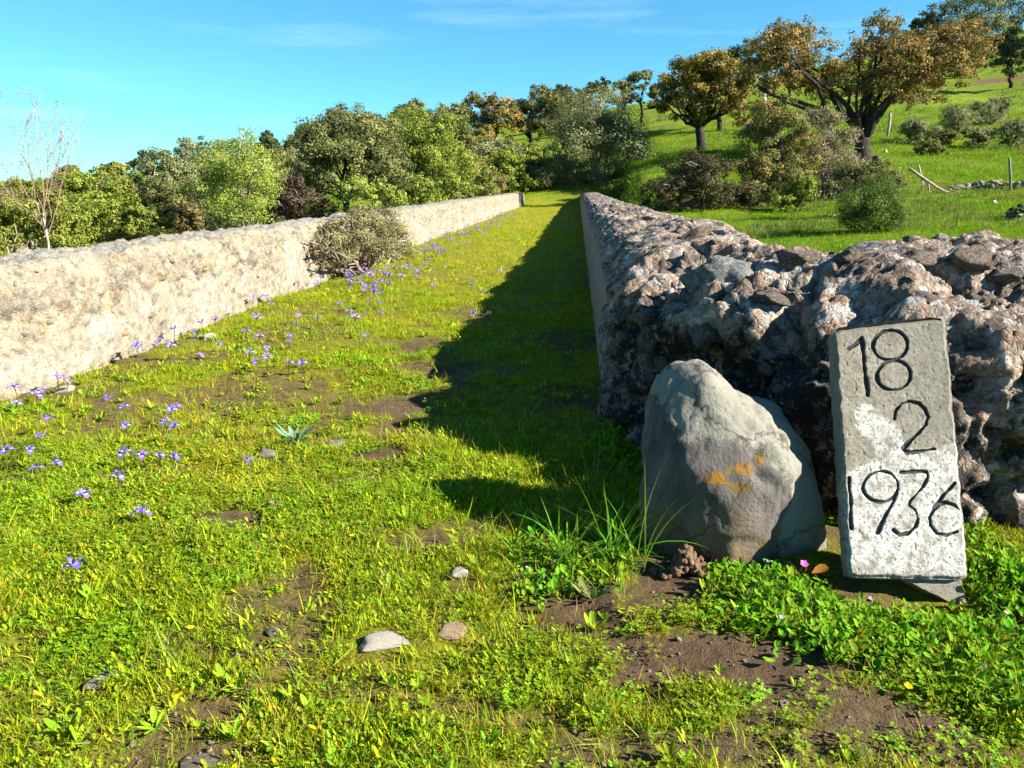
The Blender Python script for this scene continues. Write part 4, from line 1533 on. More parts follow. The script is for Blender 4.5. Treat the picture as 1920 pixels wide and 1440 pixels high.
def joined_iris():
    sp = Soup()
    for me, n, a0 in ((FALL, 3, 0), (STAND, 3, 1.05)):
        co = np.array([q.co[:] for q in me.vertices])
        fc = [tuple(p.vertices) for p in me.polygons]
        cc = np.zeros(len(co) * 4, dtype=np.float32)
        me.color_attributes['tint'].data.foreach_get('color', cc)
        cc = cc.reshape(-1, 4)[:, :3]
        for k in range(n):
            a = a0 + k * 2.094
            R_ = np.array([[math.cos(a), -math.sin(a), 0], [math.sin(a), math.cos(a), 0], [0, 0, 1]])
            o = len(sp.v)
            sp.v += list(co @ R_.T + np.array([0, 0, .085]))
            sp.f += [tuple(i + o for i in q) for q in fc]
            sp.c += [tuple(q) for q in cc]
    sp.add(tube([(0, 0, -.01), (0.002, 0, .04), (0, 0, .085)], [.0018, .0016, .002], 4), (.14, .13, .05))
    return sp.mesh('iris_flower', MAT['petal'])


IRIS = joined_iris()
NEAR = [  # photo pixel of the bloom and what sets it apart
    (160, 1058, 'violet iris standing alone nearest the camera at lower left'), (263, 962, 'violet iris in open turf just behind the nearest lone iris'),
    (150, 925, 'dark violet iris on a reddish stem at the left of the meadow'), (222, 892, 'broad violet iris between the reddish stemmed one and the middle trio'),
    (467, 868, 'lone violet iris in the middle of the sunny turf'), (268, 852, 'violet iris just left of the close trio in the left meadow'),
    (300, 856, 'left bloom of the close iris trio in the left meadow'), (318, 862, 'right bloom of the close iris trio in the left meadow'), (237, 850, 'leftmost bloom in the row of four irises'),
    (122, 866, 'violet iris in the row at left, right of its neighbour'), (70, 882, 'low violet iris at the left side of the meadow'), (57, 846, 'small violet iris near the left edge of the picture'),
    (5, 848, 'violet iris cut by the left edge of the picture'), (83, 818, 'violet iris below a smaller one at the left'), (84, 788, 'small pale iris above a larger one at the left'),
    (228, 798, 'wide pale violet iris left of the tall dark cluster'), (317, 770, 'topmost pale bloom of the tall dark iris cluster'), (325, 762, 'bluish bloom behind the tall dark iris cluster'),
    (312, 792, 'darkest bloom in the middle of the tall iris cluster'), (322, 803, 'lowest bloom of the tall dark iris cluster'), (236, 762, 'violet iris right of the pair near the light wall'),
    (208, 748, 'pair of touching violet irises near the light wall')]
irng = rngf(55)


def near_iris(px, py, label):
    zb = irng.uniform(.075, .11)
    g = G(px, py, zb)
    z0 = tz(g[0], g[1])
    s = (zb - z0) / .085
    t = thing('iris_flower', label, 'flower', (g[0], g[1], z0), 'violet irises of the near meadow', (irng.normal(0, .12), irng.normal(0, .12), irng.uniform(0, 6.28)))
    st = link('stem', STEMS[irng.integers(4)], t, (0, 0, 0), None, (1, 1, s))
    k0 = irng.uniform(1.0, 1.35)
    for k in range(3):
        link('petal', FALL, t, (0, 0, .085 * s), (0, irng.normal(0, .15), k * 2.094), (k0, k0, k0))
        link('petal', STAND, t, (0, 0, .085 * s), (0, irng.normal(-.1, .15), 1.05 + k * 2.094), (k0, k0, k0))


for q in NEAR:
    near_iris(*q)

MID = [(62, 738), (85, 732), (28, 755), (107, 708), (122, 715), (30, 725), (565, 680), (541, 680), (485, 675), (500, 668), (465, 660), (499, 652), (543, 630), (545, 640), (482, 630), (463, 622), (553, 608), (555, 590),
       (676, 630), (408, 647), (372, 665), (303, 640), (318, 645), (305, 617), (255, 645), (262, 650), (290, 648), (365, 622), (370, 632), (378, 605), (395, 590), (405, 600), (475, 595), (480, 590), (505, 570), (497, 555),
       (484, 555), (447, 558), (560, 530), (565, 527), (590, 533), (600, 520), (635, 570), (596, 595), (662, 538), (706, 545), (703, 540), (710, 568), (712, 587), (685, 590), (883, 588), (882, 533), (911, 547), (812, 535),
       (937, 505), (980, 572), (1075, 472), (1080, 482), (1000, 480)]


def small_iris(px, py, label, group, sc):
    zb = irng.uniform(.08, .12)
    g = G(px, py, zb)
    if not (XL + .03 < g[0] < XR - .03):
        g[0] = min(max(g[0], XL + irng.uniform(.04, .2)), XR - .05)
    z0 = tz(g[0], g[1])
    o = link('iris_flower', IRIS, None, (g[0], g[1], z0), (irng.normal(0, .15), irng.normal(0, .15), irng.uniform(0, 6.28)), (sc, sc, (zb - z0) / .085))
    tag(o, label, 'flower', group)


ORD = ['leftmost', 'second', 'third', 'fourth', 'fifth', 'sixth', 'seventh', 'eighth', 'ninth', 'tenth', 'eleventh', 'twelfth', 'thirteenth', 'fourteenth', 'fifteenth']
REG = [(lambda x, y: x > 970, 'inside the shadow of the dark wall'), (lambda x, y: x > 770, 'standing between the wall shrub and the shadow edge'), (lambda x, y: x > 620 and y < 560, 'in front of the wall shrub'),
       (lambda x, y: x > 620, 'in the open turf below the wall shrub'), (lambda x, y: y > 695, 'at the light wall foot at far left'), (lambda x, y: x < 330, 'at the light wall foot above the near meadow'),
       (lambda x, y: x < 430, 'in the cluster midway along the light wall foot'), (lambda x, y: y > 645, 'in the nearest loose group of the middle meadow'), (lambda x, y: y > 575, 'in the second loose group of the middle meadow'), (lambda x, y: True, 'by the wall foot just left of the wall shrub')]
sets = {}
for (px, py) in MID:
    sets.setdefault(next(i for i, q in enumerate(REG) if q[0](px, py)), []).append((px, py))
for i, lst in sets.items():
    for k, (px, py) in enumerate(sorted(lst)):
        lab = ('leftmost violet iris ' if k == 0 else ORD[k] + ' violet iris from the left ') + REG[i][1]
        small_iris(px, py, lab, 'irises in the wall shadow' if i == 0 else 'irises of the middle meadow', irng.uniform(1.1, 1.5))
for k in range(190):
    t = irng.random() ** .8
    px = 640 + 330 * t
    yb = 763 - 0.384 * px
    py = yb - 6 + abs(irng.normal(0, 1)) * (26 * (1 - t) + 10) + irng.normal(0, 2)
    if 560 < px < 790 and py < 500:
        py = irng.uniform(470, 515)
        px = irng.uniform(600, 850)
    small_iris(px, max(py, 398), 'tiny violet iris in the distant drift along the far light wall', 'irises drifting along the far wall', irng.uniform(1.3, 1.9))


def dot_flower(name, col, R_, seed, h):
    r = rngf(seed)
    sp = Soup()
    for k in range(5):
        a = k * 1.2566
        fw, sd = np.array([math.cos(a), math.sin(a), .35]), np.array([-math.sin(a), math.cos(a), 0])
        c = np.array([0, 0, h])
        sp.add(([c, c + fw * R_ * .6 - sd * R_ * .48, c + fw * R_, c + fw * R_ * .6 + sd * R_ * .48], [(0, 1, 2, 3)]), col)
    sp.add(tube([(0, 0, -.005), (.002, 0, h * .5), (0, 0, h)], [.001, .0009, .001], 4), (.12, .2, .03))
    return sp.mesh(name, MAT['petal'])


YF = dot_flower('yellow_flower', (.80, .62, .01), .011, 1, .04)
PF = dot_flower('pink_flower', (.75, .12, .52), .010, 2, .05)
LF = dot_flower('lilac_flower', (.55, .38, .72), .007, 3, .04)
for (px, py, me, sc, lab, grp, cat_) in [
    (350, 1303, YF, 1.2, 'bright yellow flower in the turf right of the half buried pale stone', None, 0), (262, 1360, YF, 1.1, 'yellow flower low in the grass near the bottom left', None, 0),
    (260, 1113, YF, .9, 'tiny yellow flower in the open turf left of centre', None, 0), (350, 1180, YF, 1.0, 'yellow flower beside the pale dry tuft', None, 0), (660, 1005, YF, .9, 'yellow flower near the end of the sunny strip', None, 0),
    (33, 780, YF, 1, 'yellow flower at the left edge below the light wall', None, 0), (912, 902, YF, .9, 'yellow flower at the tip of the wall shadow', None, 0), (1152, 1290, YF, .01, None, None, 0),
    (1700, 1282, YF, .9, 'yellow flower at the edge of the weeds below the plaque', None, 0), (878, 838, YF, .9, 'yellow flower inside the wall shadow', None, 0),
    (498, 942, PF, 1.0, 'pink flower on a thin stem in the sunny turf', None, 0), (1498, 1043, PF, 1.25, 'magenta flower between the boulder and the plaque', None, 0),
    (1848, 1252, PF, .9, 'pink flower among the weeds right of the plaque', None, 0), (318, 938, PF, .7, 'small pink bud in the meadow among the irises', None, 0),
    (1445, 1055, LF, 1, 'lilac flower in the weeds before the boulder', None, 0), (1463, 1152, LF, 1, 'lilac flower in the weeds before the plaque corner', None, 0), (1635, 1115, LF, 1, 'lilac flower directly under the plaque', None, 0),
    (985, 1065, LF, 1, 'lilac flower in the grass left of the boulder', None, 0), (1050, 1050, LF, 1, 'lilac flower nearest the boulder on its left', None, 0), (1875, 1145, LF, 1, 'lilac flower by the plaque foot at right', None, 0)]:
    if lab is None:
        continue
    zb = (.04 if me is YF else .05 if me is PF else .04) * sc
    if px > 1400 and py < 1200:
        zb += .03
    g = G(px, py, zb)
    o = link(me.name, me, None, (g[0], g[1], zb - (.04 if me is not PF else .05) * sc), (irng.normal(0, .2) + .35, irng.normal(0, .2), irng.uniform(0, 6)), (sc, sc, sc))
    tag(o, lab, 'flower')


# individual tall plants
def tall_tuft(px, py, n, L, seed, label, cols, name='grass_tuft', lean=.9, w=.008):
    g = G(px, py)
    r = rngf(seed)
    t = thing(name, label, 'grass', (g[0], g[1], tz(g[0], g[1])))
    for k in range(n):
        sp = Soup()
        v, f = blade(r, L * r.uniform(.5, 1.15), w * r.uniform(.6, 1.2), r.uniform(.05, lean), r.uniform(0, 6.283), r.uniform(.3, 1.5), 8)
        off = np.append(r.normal(0, .018, 2), -.005)
        sp.add(([q + off for q in v], f), vary(r, cols[r.integers(len(cols))], .2))
        link('blade', sp.mesh('blade', MAT['meadow'], True), t)


tall_tuft(1150, 1052, 46, .28, 701, 'tall broad bladed grass tuft at the left foot of the boulder', [(.10, .23, .015), (.13, .25, .02), (.08, .18, .015)])
tall_tuft(1060, 1060, 44, .23, 702, 'broad grass tuft spreading left of the boulder in the shadow edge', [(.12, .24, .02), (.14, .24, .02)])
tall_tuft(975, 1050, 24, .17, 703, 'long leaved grass tuft at the lower tip of the wall shadow', [(.14, .24, .02), (.10, .2, .015)], lean=1.2)
tall_tuft(1200, 1062, 9, .36, 704, 'few arching blades touching the boulder on its left', [(.16, .24, .03), (.12, .2, .02)], lean=.4, w=.006)
tall_tuft(1110, 905, 6, .16, 705, 'upright light blade pair in the shadow before the dark wall', [(.13, .26, .02)], lean=.3)
tall_tuft(310, 1240, 22, .13, 706, 'pale dry tuft of fine grass at the lower left', [(.30, .27, .10), (.22, .25, .06)], w=.0035)
tall_tuft(1860, 900, 9, .20, 707, 'grass tuft growing at the wall foot right of the plaque', [(.12, .24, .015), (.15, .25, .02)], lean=.5, w=.006)
tall_tuft(1590, 1410, 10, .09, 708, 'small green tuft in the soil at the bottom', [(.10, .2, .015)], w=.006)


def seedhead(px, py_top, py_base, seed, label):
    g = G(px, py_base)
    r = rngf(seed)
    h = H - (py_top - 347) / F * CP * depth_on(py_base)
    t = thing('seed_stalk', label, 'plant', (g[0], g[1], tz(g[0], g[1])))
    sp = Soup()
    line = wobble((0, 0, 0), (.006, 0, h), 6, .02, r)
    sp.add(tube(line, np.linspace(.0014, .0007, 6), 5), (.20, .17, .07))
    link('stalk', sp.mesh('stalk', MAT['meadow']), t)
    for k in range(13):
        z = h * (.62 + .40 * k / 12)
        a = k * 2.4
        sp = Soup()
        sp.add(leaf_shape(.012, .005, a, .6, (.002 * math.cos(a), .002 * math.sin(a), z)), vary(r, (.30, .22, .10)))
        link('seed_pod', sp.mesh('seed_pod', MAT['weed']), t)


seedhead(948, 878, 935, 711, 'brown seed stalk standing at the lower edge of the wall shadow')
seedhead(788, 852, 892, 712, 'brown seed stalk left of the tip of the wall shadow')
seedhead(722, 1062, 1120, 713, 'thin dry stalk in the turf above the cream stone')


def thistle(px, py, R_, seed, label, tone=(.13, .24, .14)):
    g = G(px, py)
    r = rngf(seed)
    t = thing('thistle_rosette', label, 'plant', (g[0], g[1], tz(g[0], g[1])))
    for k in range(11):
        sp = Soup()
        az = k * 2.4 + r.uniform(-.2, .2)
        L = R_ * r.uniform(.6, 1.1)
        tl = r.uniform(.15, .8)
        sp.add(leaf_shape(L, L * .2, az, tl, (0, 0, .004)), vary(r, tone, .15))
        fw = np.array([math.cos(az) * math.cos(tl), math.sin(az) * math.cos(tl), math.sin(tl)])
        for s in np.linspace(.25, .85, 5):
            for sd in (-1, 1):
                sp.add(leaf_shape(L * .24 * (1.2 - s), L * .09, az + sd * .9, tl, fw * L * s + np.array([0, 0, .004 + .2 * L * s * s])), vary(r, tone, .2))
        link('leaf', sp.mesh('leaf', MAT['weed']), t)


thistle(555, 825, .13, 721, 'bluish green thistle rosette in the sunny turf')
thistle(1110, 1120, .07, 722, 'grey green lobed rosette at the edge of the bare soil', (.13, .19, .06))
thistle(1400, 1130, .07, 723, 'pale lobed rosette in the soil below the boulder', (.2, .26, .08))
sp = Soup()
sp.add(leaf_shape(.05, .03, .3, .25, (0, 0, 0), .8), (.34, .12, .03))
g = G(1522, 1075, .03)
tag(link('dead_leaf', sp.mesh('dead_leaf', MAT['weed'], True), None, (g[0], g[1], .03), (.3, .2, 0)), 'curled orange brown dead leaf at the plaque foot', 'leaf')


# ------------------------------------------------------------------ trees and shrubs
def leaf_cloud(rng, clumps, n, leaf, palette, sub=22, tight=.26, droop=0.0, aspect=.55, fill=.35):
    """n small leaves gathered in sprays over the surface of ellipsoid clumps"""
    C = np.array([c[0] for c in clumps])
    R_ = np.array([c[1] for c in clumps])
    area = (R_[:, 0] * R_[:, 2] + R_[:, 0] * R_[:, 1]) ** .9
    cen, srad, out, tone = [], [], [], []
    for c, r3, a in zip(C, R_, area / area.sum()):
        k = max(6, int(sub * len(C) * a))
        d = rng.normal(size=(k, 3))
        d /= np.linalg.norm(d, axis=1, keepdims=True)
        d[:, 2] = np.where((d[:, 2] < -.3) & (rng.random(k) < .6), -d[:, 2], d[:, 2])
        rr_ = 1 - fill + (fill + .38) * rng.random((k, 1)) ** 1.25
        cen.append(c + d * r3 * rr_)
        srad.append(np.full(k, tight * 1.3 * r3.mean()) * rng.uniform(.45, 1.5, k))
        out.append(d)
        tone.append(rng.random(k))
    cen, srad, out, tone = np.vstack(cen), np.concatenate(srad), np.vstack(out), np.concatenate(tone)
    w = srad ** 2
    pick = rng.choice(len(cen), n, p=w / w.sum())
    g = rng.normal(size=(n, 3))
    g /= np.linalg.norm(g, axis=1, keepdims=True)
    pos = cen[pick] + g * (rng.random((n, 1)) ** .45) * srad[pick][:, None] * np.array([1.15, 1.15, .8])
    pos[:, 2] -= droop * rng.random(n)
    nor = g * .7 + out[pick] * .5 + np.array([0, 0, .35]) + rng.normal(0, .45, (n, 3))
    nor /= np.linalg.norm(nor, axis=1, keepdims=True)
    t = np.cross(nor, rng.normal(size=(n, 3)))
    t /= np.linalg.norm(t, axis=1, keepdims=True)
    b = np.cross(nor, t)
    L = 1.3 * leaf * rng.uniform(.6, 1.4, (n, 1))
    v = np.stack([pos - t * L * .5, pos - b * L * aspect * .5, pos + t * L * .5, pos + b * L * aspect * .5], 1).reshape(-1, 3)
    f = np.arange(4 * n).reshape(n, 4)
    pal = np.array(palette)
    pal = .72 * pal + .28 * pal.mean(1, keepdims=True) * np.array([1.08, 1.12, .42])
    k = np.clip((tone[pick] * .75 + rng.random(n) * .35) * (len(pal) - 1), 0, len(pal) - 1.001)
    i = k.astype(int)
    c = pal[i] + (pal[i + 1] - pal[i]) * (k - i)[:, None]
    c = 1.3 * c * rng.uniform(.7, 1.3, (n, 1))
    return v, f, np.repeat(c, 4, 0)


OLIVE = [(.035, .045, .014), (.075, .085, .025), (.12, .12, .035), (.17, .15, .05)]
RUST = [(.055, .05, .02), (.125, .095, .032), (.21, .125, .036), (.29, .145, .036)]
OCHRE = [(.05, .055, .014), (.12, .105, .022), (.20, .145, .026), (.29, .155, .026)]
BRIGHT = [(.05, .09, .008), (.10, .155, .012), (.15, .20, .018), (.22, .25, .03)]
LIME = [(.07, .13, .010), (.13, .20, .014), (.21, .26, .03), (.30, .32, .09)]
YGREEN = [(.06, .085, .010), (.11, .14, .016), (.16, .18, .02), (.19, .18, .03)]
SILVER = [(.06, .07, .035), (.11, .125, .055), (.17, .18, .085), (.24, .24, .13)]
DARK = [(.02, .03, .014), (.04, .055, .022), (.075, .09, .035)]
BROWN = [(.06, .04, .02), (.12, .085, .035), (.17, .12, .05), (.12, .12, .03)]
BLUEG = [(.03, .045, .035), (.06, .08, .06), (.10, .12, .085)]


def px_clumps(rng, spec, z, deep=.5, span=None, zf=None):
    out = []
    for (cx, cy, rx, ry) in spec:
        z = zf(cx, rx) if zf else z
        s = z / F
        dz = rng.uniform(-1, 1) * (span if span is not None else deep * rx * s * 1.5)
        c = P(cx, cy, z + dz)
        out.append((c, np.array([rx * s, .5 * (rx + ry) * s * 1.1, ry * s])))
    return out


def box_clumps(rng, x0, y0, x1, y1, k, rs=.30, dome=True):
    """fill a frame with clumps, domed at the top"""
    out = []
    w, h = x1 - x0, y1 - y0
    for i in range(k):
        u = (i + rng.uniform(.2, .8)) / k * .84 + .08 if i < k * .6 else rng.uniform(.12, .88)
        top = (1 - (2 * u - 1) ** 2 * .55) if dome else 1
        rx, ry = w * rs * rng.uniform(.7, 1.2), h * rs * rng.uniform(.7, 1.1)
        yy = y1 - h * top * (rng.uniform(.5, 1) if i < k * .6 else rng.uniform(.15, .7))
        out.append((x0 + w * u, min(max(yy + ry * .7, y0 + ry * .8), y1 - ry * .3), min(rx, h * .8), ry))
    return out


def plant(name, label, cat, z, base, clumps, n, leaf, palette, seed, trunk=0.0, group=None, bark='bark', stems=6, sub=22, tight=.26, deep=.5, limbs=None, aspect=.55, span=None, wood=True, fill=.35, extra_twigs=0, skirt=True, zf=None):
    """a tree or shrub: base pixel, clumps in pixels at depth z, built at its true place and size"""
    rng = rngf(seed)
    cl = px_clumps(rng, clumps, z, deep, span, zf)
    b = P(base[0], base[1], z)
    zb = tz(b[0], b[1])
    ground = zb if abs(zb - b[2]) < 3.5 else b[2]
    foot = np.array([b[0], b[1], ground])
    if cat == 'bush' and skirt:                          # growth down to the ground
        xs = [q[0] - .5 * q[2] for q in clumps] + [q[0] + .5 * q[2] for q in clumps]
        hh = max(c[2] + r3[2] for c, r3 in cl) - ground
        for k in range(6):
            q = P(min(xs) + (max(xs) - min(xs)) * (k + .5) / 6, base[1], z + rng.uniform(-.3, .3) * (max(xs) - min(xs)) * z / F)
            rr_ = hh * rng.uniform(.13, .24)
            cl.append((np.array([q[0], q[1], tz(q[0], q[1]) + rr_ * .8]), np.array([(max(xs) - min(xs)) * z / F * .16, (max(xs) - min(xs)) * z / F * .14, rr_])))
        n = int(n * 1.25)
    root = thing(name, label, cat, foot, group)
    v, f, c = leaf_cloud(rng, cl, n, leaf, palette, sub, tight, 0, aspect, fill)
    link('crown' if cat == 'tree' else 'foliage', new_mesh('crown', v - foot, f, MAT['foliage'], False, cols=c), root)
    if not wood:
        return root
    if limbs:
        fork = P(*limbs['fork'], z)
        tr = [foot - np.array([0, 0, .3]), foot + (fork - foot) * .3, foot + (fork - foot) * .65, fork]
        tv = tube(np.array(tr), [trunk * 1.35, trunk * 1.05, trunk * .95, trunk * .9], 12)
        tr_o = link('trunk', new_mesh('trunk', np.array(tv[0]) - foot, tv[1], MAT[bark], True), root)
        for lm in limbs['limbs']:
            ps = np.array([P(x, y, z + dz) for x, y, dz in lm[1]])
            tv = tube(catmull(np.vstack([fork[None] - np.array([0, 0, trunk * .6]), ps]), 6), np.linspace(lm[0], lm[0] * .25, (len(ps)) * 6 + 1), 8)
            link('limb', new_mesh('limb', np.array(tv[0]) - foot, tv[1], MAT[lm[2] if len(lm) > 2 else bark], True), tr_o)
        heads = [c_[0] for c_ in cl]
        start = fork
    else:
        start = foot
        if trunk:
            top = np.mean([c_[0] for c_ in cl], axis=0)
            start = foot + (top - foot) * .55
            tv = tube(wobble(foot - np.array([0, 0, .3]), start, 5, .03, rng), np.linspace(trunk * 1.2, trunk * .8, 5), 9)
            link('trunk', new_mesh('trunk', np.array(tv[0]) - foot, tv[1], MAT[bark], True), root)
        heads = [c_[0] for c_ in cl]
    sp = Soup()
    for k in range(stems):
        hd = heads[rng.integers(len(heads))]
        if not trunk and not limbs:
            s0 = foot + np.append(rng.normal(0, .25 * np.mean([c_[1][0] for c_ in cl]), 2), -.1)
            r0 = .012 + .0012 * z
        else:
            s0, r0 = start, trunk * .38
        sp.add(tube(wobble(s0, hd + rng.normal(0, .1, 3), 6, .035, rng), np.linspace(r0, r0 * .3, 6), 6))
    for k in range(extra_twigs):
        i = rng.integers(len(cl))
        d = rng.normal(size=3)
        d[2] = abs(d[2]) * .9
        d /= np.linalg.norm(d)
        a = cl[i][0] + d * cl[i][1] * .3
        e = cl[i][0] + d * cl[i][1] * rng.uniform(1.0, 1.45)
        sp.add(tube(wobble(a, e, 5, .07, rng), np.linspace(.0007 * z, .0003 * z, 5), 4))
    if sp.v:
        sp.v = [q - foot for q in sp.v]
        o = link('branches', sp.mesh('branches', MAT[bark], True), root)
    return root


# --- the oaks on the field
plant('cork_oak', 'largest cork oak, forked black trunk and spreading rusty crown on the right hillside', 'tree', 38, (1617, 316),
      [(1470, 95, 48, 38), (1440, 135, 42, 30), (1500, 70, 34, 24), (1530, 125, 42, 36), (1560, 160, 44, 26), (1490, 165, 40, 22), (1610, 95, 24, 20), (1648, 68, 40, 34), (1640, 115, 44, 40), (1660, 165, 50, 34), (1610, 170, 34, 28),
       (1700, 120, 44, 40), (1710, 165, 50, 26), (1752, 92, 40, 30), (1765, 135, 44, 32), (1805, 85, 40, 34), (1790, 150, 30, 20), (1735, 190, 34, 14), (1415, 165, 26, 14), (1590, 130, 26, 18), (1550, 188, 30, 12), (1700, 190, 34, 14), (1455, 60, 20, 16), (1830, 70, 26, 20), (1690, 85, 34, 24)],
      50000, .095, RUST, 801, trunk=.40, stems=14, sub=40, tight=.22, span=2.4,
      limbs=dict(fork=(1618, 262), limbs=[(.17, [(1598, 215, 0), (1575, 185, -.4), (1530, 150, -.8), (1480, 120, -1)]), (.15, [(1623, 215, .3), (1628, 180, .5), (1640, 120, .6)]),
                                          (.18, [(1650, 215, 0), (1680, 180, .4), (1730, 150, .8), (1780, 110, 1)]), (.08, [(1560, 172, 0), (1520, 135, 0), (1502, 100, 0)], 'grey_bark'), (.12, [(1606, 200, -1.2), (1610, 150, -1.6)])]))
plant('cork_oak', 'rounded cork oak with ochre crown and pale straight trunk on the middle slope', 'tree', 45, (1316, 288),
      [(1262, 160, 32, 24), (1290, 145, 34, 26), (1330, 135, 36, 26), (1370, 155, 34, 28), (1255, 195, 30, 20), (1300, 190, 40, 24), (1345, 190, 40, 26), (1385, 195, 22, 26), (1240, 175, 18, 14), (1325, 165, 36, 30)],
      34000, .11, OCHRE, 802, trunk=.26, stems=10, sub=30, span=2.0, limbs=dict(fork=(1311, 240), limbs=[(.14, [(1295, 215, 0), (1270, 185, -.5)]), (.14, [(1316, 205, .2), (1325, 165, .4)]), (.14, [(1335, 215, 0), (1365, 180, .5)])]))
# --- trees behind them
plant('holm_oak', 'grey green oak rising behind the ochre cork oak, left crown', 'tree', 66, (1350, 235), [(1330, 120, 28, 20), (1365, 125, 30, 22), (1390, 105, 26, 20), (1350, 140, 34, 22)], 9000, .14, OLIVE, 803, trunk=.2, span=2)
plant('holm_oak', 'thin pale crowned oak between the two cork oaks', 'tree', 64, (1440, 240), [(1420, 95, 22, 24), (1440, 130, 22, 26), (1410, 140, 26, 24), (1450, 90, 18, 20), (1425, 165, 18, 22)], 7000, .13, SILVER, 804, trunk=.15, span=1.6, bark='grey_bark', extra_twigs=30)
plant('holm_oak', 'slender bare stemmed oak left of the ochre cork oak on the skyline', 'tree', 84, (1205, 232), [(1165, 165, 22, 10), (1190, 155, 20, 16), (1210, 150, 12, 14), (1222, 180, 14, 20)], 5200, .16, OLIVE, 805, trunk=.16, span=1.5, extra_twigs=20)
plant('holm_oak', 'small flat crowned oak far off on the skyline left of the slender one', 'tree', 120, (1172, 214), [(1160, 190, 18, 8), (1180, 188, 18, 9), (1172, 183, 14, 8)], 3200, .22, DARK, 806, trunk=.25, span=2)
plant('holm_oak', 'dark oak crown on the skyline above the grey bush', 'tree', 88, (1120, 225), [(1110, 172, 16, 12), (1128, 164, 16, 12), (1135, 178, 14, 10), (1090, 185, 14, 10)], 4200, .17, DARK, 807, trunk=.18, span=1.5)
plant('holm_oak', 'rounded oak with orange patch beside the tall skyline oaks, left of centre', 'tree', 58, (935, 300), [(900, 200, 26, 20), (930, 215, 30, 24), (890, 235, 28, 24), (935, 245, 34, 20), (915, 190, 20, 14), (950, 215, 20, 22), (905, 255, 30, 16)], 14000, .13, OCHRE, 808, trunk=.24, span=2, bark='grey_bark', extra_twigs=26)
plant('holm_oak', 'tall olive green oak with dark fork just left of the grey bush', 'tree', 60, (985, 310), [(1010, 190, 26, 22), (985, 215, 28, 24), (1025, 215, 26, 26), (1000, 240, 32, 18), (1040, 195, 18, 20), (970, 200, 14, 18)], 14000, .13, OLIVE, 809, trunk=.22, span=2, extra_twigs=22)
for k, (x, y, z, cl, pal, lab) in enumerate([
    (1760, 95, 104, [(1755, 40, 26, 26), (1775, 65, 26, 24), (1745, 75, 20, 18)], DARK, 'dark oak at the left end of the hilltop wood'),
    (1800, 100, 110, [(1795, 30, 26, 30), (1815, 60, 26, 26), (1790, 75, 22, 20), (1800, 5, 20, 18)], OLIVE, 'tall oak in the middle of the hilltop wood'),
    (1850, 105, 106, [(1845, 25, 30, 32), (1865, 60, 26, 26), (1835, 70, 24, 24), (1850, -10, 22, 16)], SILVER, 'pale oak in the hilltop wood right of the tall one'),
    (1900, 100, 112, [(1895, 10, 30, 36), (1915, 50, 26, 30), (1880, 60, 22, 24)], DARK, 'dark oak of the hilltop wood at the right edge'),
    (1893, 160, 84, [(1885, 95, 22, 20), (1908, 105, 24, 26), (1895, 75, 20, 16)], DARK, 'dark forked oak on the slope at the right edge below the wood'),
    (1960, 120, 108, [(1950, 20, 34, 40), (1980, 60, 30, 30)], OLIVE, 'oak standing past the right end of the hilltop wood'),
    (1830, 110, 98, [(1826, 90, 30, 20), (1850, 100, 22, 16)], OLIVE, 'low round oak at the foot of the hilltop wood')]):
    plant('holm_oak', lab, 'tree', z, (x, y + 12), cl, 6500, .20, pal, 820 + k, trunk=.2, group='oaks of the hilltop wood', span=2.2, sub=26)

# --- shrubs round the end of the walls
plant('grey_bush', 'tall grey green willow like bush at the far end of the dark wall', 'bush', 47, (1125, 352),
      box_clumps(rngf(1), 1045, 172, 1215, 330, 12, .22) + [(1080, 200, 34, 30), (1130, 210, 40, 30), (1175, 270, 38, 40), (1110, 260, 50, 40), (1190, 305, 30, 30)], 44000, .10, SILVER, 830, stems=14, span=2, bark='twig', tight=.32, aspect=.35)
plant('broom_bush', 'yellow green broom beside the end of the dark wall', 'bush', 40, (1165, 368), [(1140, 355, 18, 10), (1165, 352, 18, 12), (1185, 360, 14, 8)], 4200, .08, YGREEN, 831, stems=8, aspect=.25)
plant('broom_bush', 'feathery grey green broom closing the path between the two wall ends', 'bush', 50, (1030, 378), [(1010, 345, 26, 26), (1035, 335, 26, 30), (1060, 345, 24, 24), (990, 355, 18, 22), (1050, 310, 20, 20)], 12000, .13, [(.07, .085, .02), (.12, .14, .03), (.17, .18, .045)], 832, stems=12, aspect=.14, tight=.4)
plant('broom_bush', 'tall pale broom standing before the left wall end', 'bush', 47.5, (1005, 382), [(1000, 350, 18, 20), (1020, 345, 18, 24), (990, 360, 12, 16)], 9000, .12, [(.09, .10, .03), (.14, .15, .04), (.19, .19, .06)], 837, stems=10, aspect=.14, tight=.4)
plant('broom_bush', 'tall dry reeds and broom against the end of the dark wall', 'bush', 47.5, (1068, 380), [(1062, 345, 18, 26), (1080, 340, 14, 24), (1045, 352, 14, 20)], 9000, .12, [(.12, .10, .05), (.18, .16, .08), (.12, .14, .04)], 838, stems=14, aspect=.14, tight=.4, bark='twig', extra_twigs=40)
plant('shrub', 'bright yellow green shrub lit behind the broom', 'bush', 56, (1055, 305), [(1045, 285, 22, 14), (1068, 280, 16, 12), (1025, 292, 18, 12)], 4500, .12, LIME, 833)
plant('shrub', 'dark green shrub left of the broom near the light wall end', 'bush', 46, (960, 375), [(955, 320, 26, 22), (975, 345, 20, 22), (930, 330, 26, 24), (950, 300, 24, 18)], 9000, .10, BRIGHT, 834)
plant('shrub', 'brown leafless thicket over the far end of the light wall', 'bush', 40, (900, 385), [(900, 345, 30, 22), (870, 350, 26, 22), (925, 350, 22, 20), (890, 325, 26, 18)], 9000, .07, BROWN, 835, stems=14, bark='twig', extra_twigs=60)
